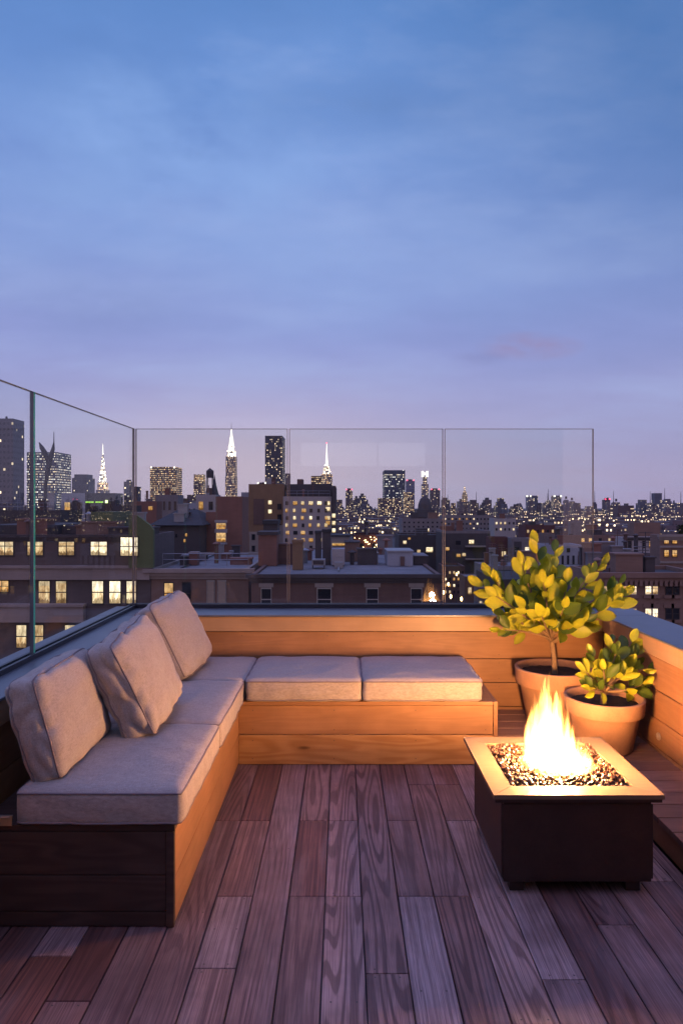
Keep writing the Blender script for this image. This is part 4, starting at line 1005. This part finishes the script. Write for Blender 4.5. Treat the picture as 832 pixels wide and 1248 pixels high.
rr=random.Random(9)
for r_ in range(7):
    for c_ in range(6):
        x=348+c_*9.6+rr.uniform(-.7,.7); y=611+r_*9
        if x>398: continue
        wd=rr.choice((3,3.5,5)); winpx(g,x,x+wd,y,y+4.5,flat=True,lit=rr.choice('2203100'))
clutter(g,350,404,590,604.5,120,9,'dk','roof_house'); clutter(g,362,369,584,590,122,3,'dkbrick','water_tank')
for (yy,l) in ((611,'3'),(618,'3'),(629,'1'),(635,'2')): winpx(g,397,402,yy,yy+5,flat=True,lit=l)
g=building('dark slab with three glowing yellow windows along the right side of the white apartment block',404.5,409,592,111,'dk',20); 
for yy in (626,635,644): winpx(g,404.7,408.6,yy,yy+5,flat=True,lit='3')
g=building('grey brick block with two small white windows beneath the dome',490,541,632,230,'grey',14); winpx(g,511,515,644,648,flat=True,lit='3'); winpx(g,518,522.5,644,648,flat=True,lit='3'); wingrid(g,3,9,.35,.4,.08,'12',14,zmin=10)
g=building('dark low block with two bright wide windows left of the glass joint',486,545,652,150,'dk',12); winpx(g,519,527,667,673,flat=True,lit='3'); winpx(g,532,540,667,673,flat=True,lit='3'); winpx(g,491,495,659,663,flat=True,lit='3'); winpx(g,508,512,670,674,flat=True,lit='1'); winpx(g,497,500,655,658,flat=True,lit='2')
g=building('dark house with terraces and a bright square lamp right of the glass joint',541,597,647,135,'dk',12,parmat='grey'); winpx(g,571,577,658,663,flat=True,lit='3'); winpx(g,594,597,659,663,flat=True,lit='1'); winpx(g,555,561,659,664,flat=True,lit='0'); winpx(g,556,561,675,679,flat=True,lit='2'); winpx(g,563,567,674,678,flat=True,lit='1'); winpx(g,543,547,667,671,flat=True,lit='2')
mb=MB(); mb.box(-g['_hw']*.1,g['_hw'],-1.2,-.003,PZ(682,135)-GZ,PZ(680.5,135)-GZ); mb.box(-g['_hw']*.1,g['_hw'],-1.2,-.003,PZ(666.5,135)-GZ,PZ(665,135)-GZ); mb.build('balcony_slab',W['pale'],g)
g=building('maroon brick house with a pair of narrow lit windows left of the small tree',598,623,655,115,'redbrown',12); winpx(g,610.5,612.5,672,679,flat=True,lit='1'); winpx(g,613.6,615.8,672,679,flat=True,lit='1')
g=building('grey house with two tall dark openings beside the maroon brick house',623.4,648,656,112,'grey',12)
mb=MB(); mb.box(PX(626,112)-g['_cx'],PX(635,112)-g['_cx'],-.05,-.002,PZ(690,112)-GZ,PZ(660,112)-GZ); mb.box(PX(637,112)-g['_cx'],PX(645,112)-g['_cx'],-.05,-.002,PZ(690,112)-GZ,PZ(671,112)-GZ); mb.build('dark_opening',W['dk'],g)
g=building('pale concrete block with a row of lit windows below the dark stepped tower',602,628,632,260,'white',12); wingrid(g,2,5,.4,.4,.3,'13',8,zmin=9)
g=building('long pale brick block below the cupola building',540,601,628,300,'grey',12); wingrid(g,3,14,.4,.4,.3,'123',18,zmin=8)
g=building('brown low warehouse behind the top of the small tree',640,676,640,200,'redbrown',12); wingrid(g,2,6,.4,.4,.3,'12',28,zmin=8)
g=building('flat pale blue roofed shed building right of the crown of the small tree',662,708,664,95,'bluewhite',12,'roof'); winpx(g,690,694,668,673,flat=True,lit='0'); wingrid(g,3,7,.4,.5,0.1,'1222',35)
g=building('long brown brick block with a few amber windows left of the white house',676,762,652,120,'brown',10); 
for x,l in ((708,'2'),(717,'2'),(729,'0'),(741,'1'),(755,'2')): winpx(g,x,x+3.4,656,661,flat=True,lit=l)
g=building('white painted house with four arched windows at right',760,803,655,92,'white',10,'dkroof',cornice=(.4,.2,'dk'))
for x,l in ((764.5,'0'),(772,'2'),(782,'0'),(790,'2')): winpx(g,x,x+4.4,659,668,'plain','frame',l)
g=building('brown boxy penthouse block above the white house',772,804,637,105,'brown',8); wingrid(g,2,6,.4,.5,0.1,'1222',34)
g=building('dark wooden house with small pale dormers in front of the white house',724,804,676,68,'dkbrick',10,'dkroof')
for x in (755,773,782,793): winpx(g,x,x+4,683,691,'plain','wframe','0')
mb=MB(); mb.box(PX(735,68)-g['_cx'],PX(742,68)-g['_cx'],-.3,-.003,PZ(696,68)-GZ,PZ(677,68)-GZ); mb.build('door_bay',W['bluewhite'],g)
g=building('low silver roof between the small tree and the brownstone',700,790,694,56,'dk',8,'roof',.15); wingrid(g,2,12,.4,.5,0.1,'1222',38)
g=building('tan house with banded storeys and amber windows cut by the right edge',803.5,850,652,62,'brown',9,'dkroof',cornice=(.5,.25,'pale'))
for yy,ls in ((657,'22'),(670,'22'),(691,'22')):
    for x,l in zip((808,818),ls): winpx(g,x,x+6.5,yy,yy+(6 if yy==657 else 9),'plain','frame',l)
mb=MB()
for y in (665,684): mb.box(-g['_hw'],g['_hw'],-.12,-.004,PZ(y+2.5,62)-GZ,PZ(y,62)-GZ)
mb.build('stone_band',W['pale'],g)
I=building('brownstone with a carved cornice and tall lit windows behind the right parapet',727,860,698,46,'brown',8,'dkroof',.4,cornice=(.9,.35,'brown'))
mb=MB()
for k in range(22): x=-I['_hw']+(k+.5)*I['_hw']*2/22; mb.box(x-.09,x+.09,-.33,-.02,I['_H']-.88,I['_H']-.5)
mb.build('cornice_brackets',W['brown'],I)
for (a,b,l) in ((758,764,'2'),(767,775,'3'),(785,793,'3'),(794,801,'1'),(810,818,'0'),(819,827,'0'),(735,743,'1')):
    winpx(I,a,b,710,725,'plain','wframe' if l!='0' else 'frame',l,'brown'); 
for (a,b,l) in ((767,775,'2'),(785,793,'3'),(794,801,'3'),(810,818,'0'),(819,827,'0'),(750,757,'0')): winpx(I,a,b,741,755,'plain','wframe' if l!='0' else 'frame',l,'brown')
# left clutter behind the long house
g=building('white wall building with a dark round arch before the lit office slab',75,105,601,110,'bluewhite',8)
mb=MB(); q=110/832; a=[(-6*q,0),(6*q,0)]+[(6*q*math.cos(k*math.pi/10),6*q+6*q*math.sin(k*math.pi/10)) for k in range(11)]
zz=PZ(622,110)-GZ; mb.quad([(x+2*q,-.06,z+zz) for x,z in a]); mb.quad([(x+2*q,-.003,z+zz) for x,z in a][::-1]); mb.build('arch',W['dk'],g)
g=building('dark roof house with a thin green lit sign below the floodlit spire',104,141,601,96,'dk',9)
mb=MB()
for (x0,x1) in ((105,108),(108.6,111),(111.8,114.5),(117,120),(120.6,123),(123.6,126)): mb.box(PX(x0,96)-g['_cx'],PX(x1,96)-g['_cx'],-.15,-.03,PZ(612.7,96)-GZ,PZ(611.2,96)-GZ)
mb.build('sign',emit('green_sign_glow',(.45,.9,.1),1.1),g)
mb=MB(); mb.box(PX(129,96)-g['_cx'],PX(131.5,96)-g['_cx'],-.15,-.03,PZ(613,96)-GZ,PZ(609.6,96)-GZ); mb.build('lamp',emit('green_white_lamp',(.8,1.,.4),3),g)
g=building('low dark building with a blue roof stretching behind the green glass edge',-30,74,622,88,'dk',10,'roof',.3); winpx(g,5,12,631,636,flat=True,lit='0')
g=building('dark slate building right of the green roof house with a sloping ladder roof',139,166,616,84,'dk',9); winpx(g,157,161,625,629,flat=True,lit='2'); winpx(g,163,165,624,629,flat=True,lit='1')
# hipped roof house
g=building('dark house with a low hipped slate roof and a few orange windows',188,243,640,74,'dk',14,'dkroof',.2)
hw,H=g['_hw'],g['_H']; mb=MB(); e=.5; z1=PZ(628,74)-GZ
mb.quad([(-hw-e,-e,H),(hw+e,-e,H),(hw*.3,7,z1+.6),(-hw*.6,7,z1+.6)]); mb.quad([(hw+e,-e,H),(hw+e,14.5,H),(hw*.3,7,z1+.6)]); mb.quad([(-hw-e,14.5,H),(-hw-e,-e,H),(-hw*.6,7,z1+.6)]); mb.quad([(hw+e,14.5,H),(-hw-e,14.5,H),(-hw*.6,7,z1+.6),(hw*.3,7,z1+.6)]); mb.quad([(-hw-e,-e,H-.02),(-hw-e,14.5,H-.02),(hw+e,14.5,H-.02),(hw+e,-e,H-.02)])
mb.build('hipped_roof',W['dkroof'],g)
for x,y,l in ((199,657,'2'),(203,657,'2'),(208,658,'2'),(224,657,'2'),(226,650,'2'),(214,651,'0')): winpx(g,x,x+2.2,y,y+4,flat=True,lit=l)
# made-up dark sculpture over the roofs, for a shape that reads as a reflection
sc=thing('forked_reflection','made-up dark forked form with two raised arms above the rooftops before the lit office slab','forked_form',(PX(57,80),80,PZ(622,88)+.2))
q=80/832; zb=sc.location.z
def sp(x,y): return (PX(x,80)-sc.location.x,0,PZ(y,80)-zb)
mb=MB(); mb.tube([(sp(55,600)[0],0,-.3),sp(56,590),sp(58,575),sp(61,563)],[.12,.2,.3,.26],8); mb.build('trunk',W['dk'],sc,smooth=True)
mb=MB(); mb.tube([sp(60,566),sp(55,552),sp(51,545),sp(48,539)],[.22,.3,.24,.04],8); mb.build('wing',W['dk'],sc,smooth=True)
mb=MB(); mb.tube([sp(60.5,566),sp(62.5,556),sp(65,547),sp(66,539),sp(66,526)],[.22,.28,.2,.06,.03],8); mb.build('wing',W['dk'],sc,smooth=True)

# street corridor right of the silver roof
g=building('low terrace house with a sloping grey roof edge along the street',590,640,690,92,'grey',14,'roof',.2); winpx(g,596,599,700,706,flat=True,lit='2'); wingrid(g,4,6,.4,.5,0.12,'1222',33)
g=building('small dark row house with a lit doorway down in the street gap',566,592,703,84,'dkbrick',14,'roof',.2); winpx(g,570,574,716,724,flat=True,lit='1'); winpx(g,580,584,716,724,flat=True,lit='0')
g=building('pale narrow shed roof beside the street gap',582,602,716,66,'grey',9,'roof',.15); wingrid(g,3,3,.4,.5,0.2,'1222',31)
g=building('dark flat house at the foot of the potted tree behind the parapet',604,700,706,62,'dk',10,'dkroof',.2); wingrid(g,3,12,.4,.5,0.12,'1222',32)
g=building('dark brick row house at the far end of the street gap',540,566,690,125,'dkbrick',10); wingrid(g,4,5,.4,.45,.55,'123',77,zmin=3)
lampM=emit('street_lamp_globe',(1.,.62,.25),14.)
lp=None
for k,(x,y,D) in enumerate(((546,712,92),(556,700,110),(549,727,78),(561,712,100),(543,741,70),(553,738,72),(562,730,78),(540,722,88))):
    X,Z=PX(x,D),PZ(y,D); g=thing('street_lamp','lit street lamp glowing down in the street gap right of the silver roof','street lamp',(X,D,GZ),0,'street lamps in the street gap')
    mb=MB(); mb.tube([(0,0,0),(0,0,Z-GZ-.25)],[.09,.05],6); mb.build('pole',W['dk'],g)
    mb=MB(); mb.lathe([(.02,Z-GZ-.25),(.11,Z-GZ-.12),(.11,Z-GZ+.12),(.02,Z-GZ+.25)],n=10); mb.build('globe',lampM,g)
# trees among the roofs
def cityTree(label,x0,x1,yt,D,seed):
    r=random.Random(seed); X=PX((x0+x1)/2,D); hw=PX(x1,D)-PX((x0+x1)/2,D); Z=PZ(yt,D)-GZ
    g=thing('city_tree',label,'tree',(X,D,GZ),0,'trees among the rooftops')
    mb=MB(); mb.tube([(0,0,0),(.1,0,Z*.5),(0,0,Z*.8)],[.3,.22,.08],7)
    for k in range(5): a=r.uniform(0,6.28); mb.tube([(0,0,Z*.5),(math.cos(a)*hw*.5,math.sin(a)*hw*.5,Z*.8)],[.12,.04],5)
    mb.build('trunk',M['bark'],g)
    mb=MB()
    cl=[Vector((r.uniform(-1,1)*hw*.75,r.uniform(-1,1)*hw*.6,Z*.78+r.uniform(-.16,.14)*Z)) for _ in range(16)]
    for k in range(2200):
        c=r.choice(cl); p=c+Vector((r.gauss(0,1),r.gauss(0,1),r.gauss(0,.8)))*hw*.17; p.z=min(p.z,Z)
        a=Vector((r.uniform(-1,1),r.uniform(-1,1),r.uniform(-1,1))).normalized()*r.uniform(.12,.24); b=a.cross(Vector((r.random(),r.random(),1))).normalized()*r.uniform(.08,.16)
        mb.quad([p-a,p-b,p+a,p+b])
    mb.build('crown',W['treeleaf'],g)
cityTree('small dark green tree between the hipped roof and the tall red brick house',228,247,630,120,3)
cityTree('dark round tree silhouette behind the top of the potted tree',678,690,644,160,4)
cityTree('larger dark tree silhouette just left of the free edge of the glass',689,705,645,155,5)
cityTree('dark roof garden tree cut by the right edge of the picture',815,842,632,110,6)

# blank fronts of the middle distance get their own rows of windows
for g in [o for o in bpy.data.objects if '_D' in o]:
    if any(c.name.startswith('window') for c in g.children) or not 75<g['_D']<400: continue
    D=g['_D']; vis=min(g['_H']*.8,15.); cols=max(2,min(14,int(g['_hw']*2/2.3))); rows=max(2,min(5,int(vis/3.2)))
    wingrid(g,rows,cols,.42,.5,.30,'12223',int(D*7+g['_cx']),zmin=max(2,g['_H']-vis))
# evening air over the city
if HAZE>0:
    mb=MB(); mb.box(-3000,3000,-320,3600,GZ-1.1,330)
    m=NT('evening_air'); pv=m.n('ShaderNodeVolumePrincipled'); pv.inputs['Color'].default_value=(.86,.84,.95,1); pv.inputs['Density'].default_value=HAZE; pv.inputs['Anisotropy'].default_value=0.
    m.l(pv.outputs[0],m.out.inputs['Volume']); tag(mb.build('haze',m.mat),'thin evening haze over the city','haze',kind='stuff')
# ------------------------------------------------------------------ sky
wd=bpy.data.worlds.new('World'); S.world=wd; wd.use_nodes=True; nt=wd.node_tree; nt.nodes.clear()
m=NT.__new__(NT); m.t=nt; m.mat=None; m.out=nt.nodes.new('ShaderNodeOutputWorld')
tc=m.n('ShaderNodeTexCoord'); dirv=tc.outputs['Generated']
s=m.n('ShaderNodeSeparateXYZ'); m.l(dirv,s.inputs[0]); zz=s.outputs[2]
el=m.math('MAXIMUM',zz,0.)
grad=m.ramp(el,SKY)
# planar mapping of cloud streaks
den=m.math('ADD',el,.16)
cbn=m.n('ShaderNodeCombineXYZ'); m.l(m.math('DIVIDE',s.outputs[0],den),cbn.inputs[0]); m.l(m.math('DIVIDE',s.outputs[1],den),cbn.inputs[1])
v=m.mapv(cbn.outputs[0],(.5,.95,1),(2.3,.4,0),(0,0,R(-24)))
n1=m.noise(v,1.1,6,.55); n2=m.noise(m.mapv(cbn.outputs[0],(.9,1.5,1),(7.1,3.2,0),(0,0,R(-38))),2.4,7,.62)
cl=m.math('ADD',m.math('MULTIPLY',n1,.65),m.math('MULTIPLY',n2,.35))
lightc=m.ramp(cl,[(.48,0.),(.61,1.)]); darkc=m.ramp(cl,[(.30,1.),(.48,0.)])
amt=m.ramp(el,[(.0,.25),(.12,.6),(.35,1.),(1.,1.)])
g2=m.mix(m.math('MULTIPLY',m.math('MULTIPLY',lightc,amt),1.),grad,m.mix(.5,grad,(.40,.50,.80)))
g2=m.mix(m.math('MULTIPLY',m.math('MULTIPLY',darkc,amt),.55),g2,m.mix(.5,g2,(.045,.12,.32)))
# brighter to the left, deeper blue to the upper right
az=m.math('MULTIPLY',s.outputs[0],m.ramp(el,[(.15,0.),(.6,1.)]))
g2=m.mix(m.ramp(m.math('ADD',az,.5),[(.50,0.),(.78,.55)]),g2,(.04,.13,.34))
# one small rosy cloud low on the right
def blob(cx,cz,wx,wz):
    dx=m.math('DIVIDE',m.math('SUBTRACT',m.math('DIVIDE',s.outputs[0],m.math('MAXIMUM',s.outputs[1],.01)),cx),wx); dz=m.math('DIVIDE',m.math('SUBTRACT',m.math('DIVIDE',zz,m.math('MAXIMUM',s.outputs[1],.01)),cz),wz)
    d=m.math('ADD',m.math('MULTIPLY',dx,dx),m.math('MULTIPLY',dz,dz))
    nn=m.noise(m.mapv(dirv,(22,22,60)),1,4,.6)
    return m.math('MULTIPLY',m.ramp(d,[(0.,1.),(1.,0.)]),m.ramp(nn,[(.35,.2),(.6,1.)]))
def glow(cx,cz,wx,wz,lo=.55):
    dx=m.math('DIVIDE',m.math('SUBTRACT',m.math('DIVIDE',s.outputs[0],m.math('MAXIMUM',s.outputs[1],.01)),cx),wx); dz=m.math('DIVIDE',m.math('SUBTRACT',m.math('DIVIDE',zz,m.math('MAXIMUM',s.outputs[1],.01)),cz),wz)
    d=m.math('ADD',m.math('MULTIPLY',dx,dx),m.math('MULTIPLY',dz,dz)); f=m.math('POWER',2.718,m.math('MULTIPLY',d,-1.))
    nn=m.noise(m.mapv(dirv,(3.2,3.2,7.5),(0,0,0),(0,R(24),0)),1.4,7,.6)
    return m.math('MULTIPLY',f,m.ramp(nn,[(.36,lo),(.64,1.)]))
g2=m.mix(m.math('MULTIPLY',glow(-.16,.045,.34,.095,.9),.75),g2,(.74,.59,.68))
g2=m.mix(m.math('MULTIPLY',glow(-.22,.52,.30,.16,.15),.95),g2,(.245,.40,.76))
g2=m.mix(m.math('MULTIPLY',glow(.06,.36,.36,.12,.2),.6),g2,(.27,.385,.71))
g2=m.mix(m.math('MULTIPLY',glow(-.40,.40,.15,.10,.2),.5),g2,(.26,.38,.70))
g2=m.mix(m.math('MULTIPLY',glow(.02,.585,.17,.04,.05),.75),g2,(.10,.20,.46))
g2=m.mix(m.math('MULTIPLY',glow(-.36,.30,.16,.055,.2),.6),g2,(.20,.25,.52))
g2=m.mix(m.math('MULTIPLY',blob(.275,.232,.085,.024),.5),g2,(.33,.215,.36))
g2=m.mix(m.math('MULTIPLY',blob(.20,.215,.05,.012),.25),g2,(.17,.17,.38))
# warm afterglow behind the viewer
back=m.math('MULTIPLY',m.ramp(m.math('MULTIPLY',s.outputs[1],-1.),[(.0,0.),(.8,1.)]),m.ramp(el,[(0.,1.),(.75,.25)]))
g2=m.mix(m.math('MULTIPLY',back,.8),g2,(.62,.36,.36))
sky=m.n('ShaderNodeTexSky'); sky.sky_type='NISHITA'; sky.sun_disc=False; sky.sun_elevation=R(2.); sky.sun_rotation=R(200)
b1=m.n('ShaderNodeBackground'); m.l(g2,b1.inputs[0]); b1.inputs[1].default_value=SKYSTR
b2=m.n('ShaderNodeBackground'); m.l(sky.outputs[0],b2.inputs[0]); b2.inputs[1].default_value=.004
ad=m.n('ShaderNodeAddShader'); m.l(b1.outputs[0],ad.inputs[0]); m.l(b2.outputs[0],ad.inputs[1]); m.l(ad.outputs[0],m.out.inputs[0])

# added pink fill for deck and cushions, from high behind the viewer, left
sl_=bpy.data.lights.new('pink_fill_sun','SUN'); sl_.energy=SUN; sl_.color=(1.,.62,.66); sl_.angle=R(40)
so=bpy.data.objects.new('pink_fill_sun',sl_); COL.objects.link(so); so.rotation_euler=(R(16),0,R(-20))

# ------------------------------------------------------------------ camera and output
cam=bpy.data.cameras.new('camera'); co=bpy.data.objects.new('camera',cam); COL.objects.link(co)
co.location=(0,0,1.6); co.rotation_euler=(R(90),0,0); cam.sensor_fit='VERTICAL'; cam.sensor_height=36; cam.sensor_width=24; cam.lens=24.0
cam.shift_y=-9/1248; cam.shift_x=-1/1248; cam.clip_end=20000; cam.clip_start=.02
S.camera=co
S.view_settings.view_transform='Standard'; S.view_settings.look='None'; S.view_settings.gamma=1; S.view_settings.exposure=0
S.view_settings.use_curve_mapping=False
S.render.resolution_x=682; S.render.resolution_y=1024
S.render.engine='CYCLES'
cy=S.cycles; cy.use_denoising=True; cy.max_bounces=8; cy.transparent_max_bounces=16; cy.diffuse_bounces=4; cy.glossy_bounces=4; cy.volume_step_rate=.35; cy.sample_clamp_indirect=4; cy.caustics_reflective=False; cy.caustics_refractive=False
for k in list(bpy.data.objects):
    for key in ('_D','_cx','_hw','_H','_base','_dep'):
        if key in k: del k[key]
for (f,q) in PROTO.values(): bpy.data.objects.remove(q); bpy.data.objects.remove(f)
for f in FLAT.values(): bpy.data.objects.remove(f)
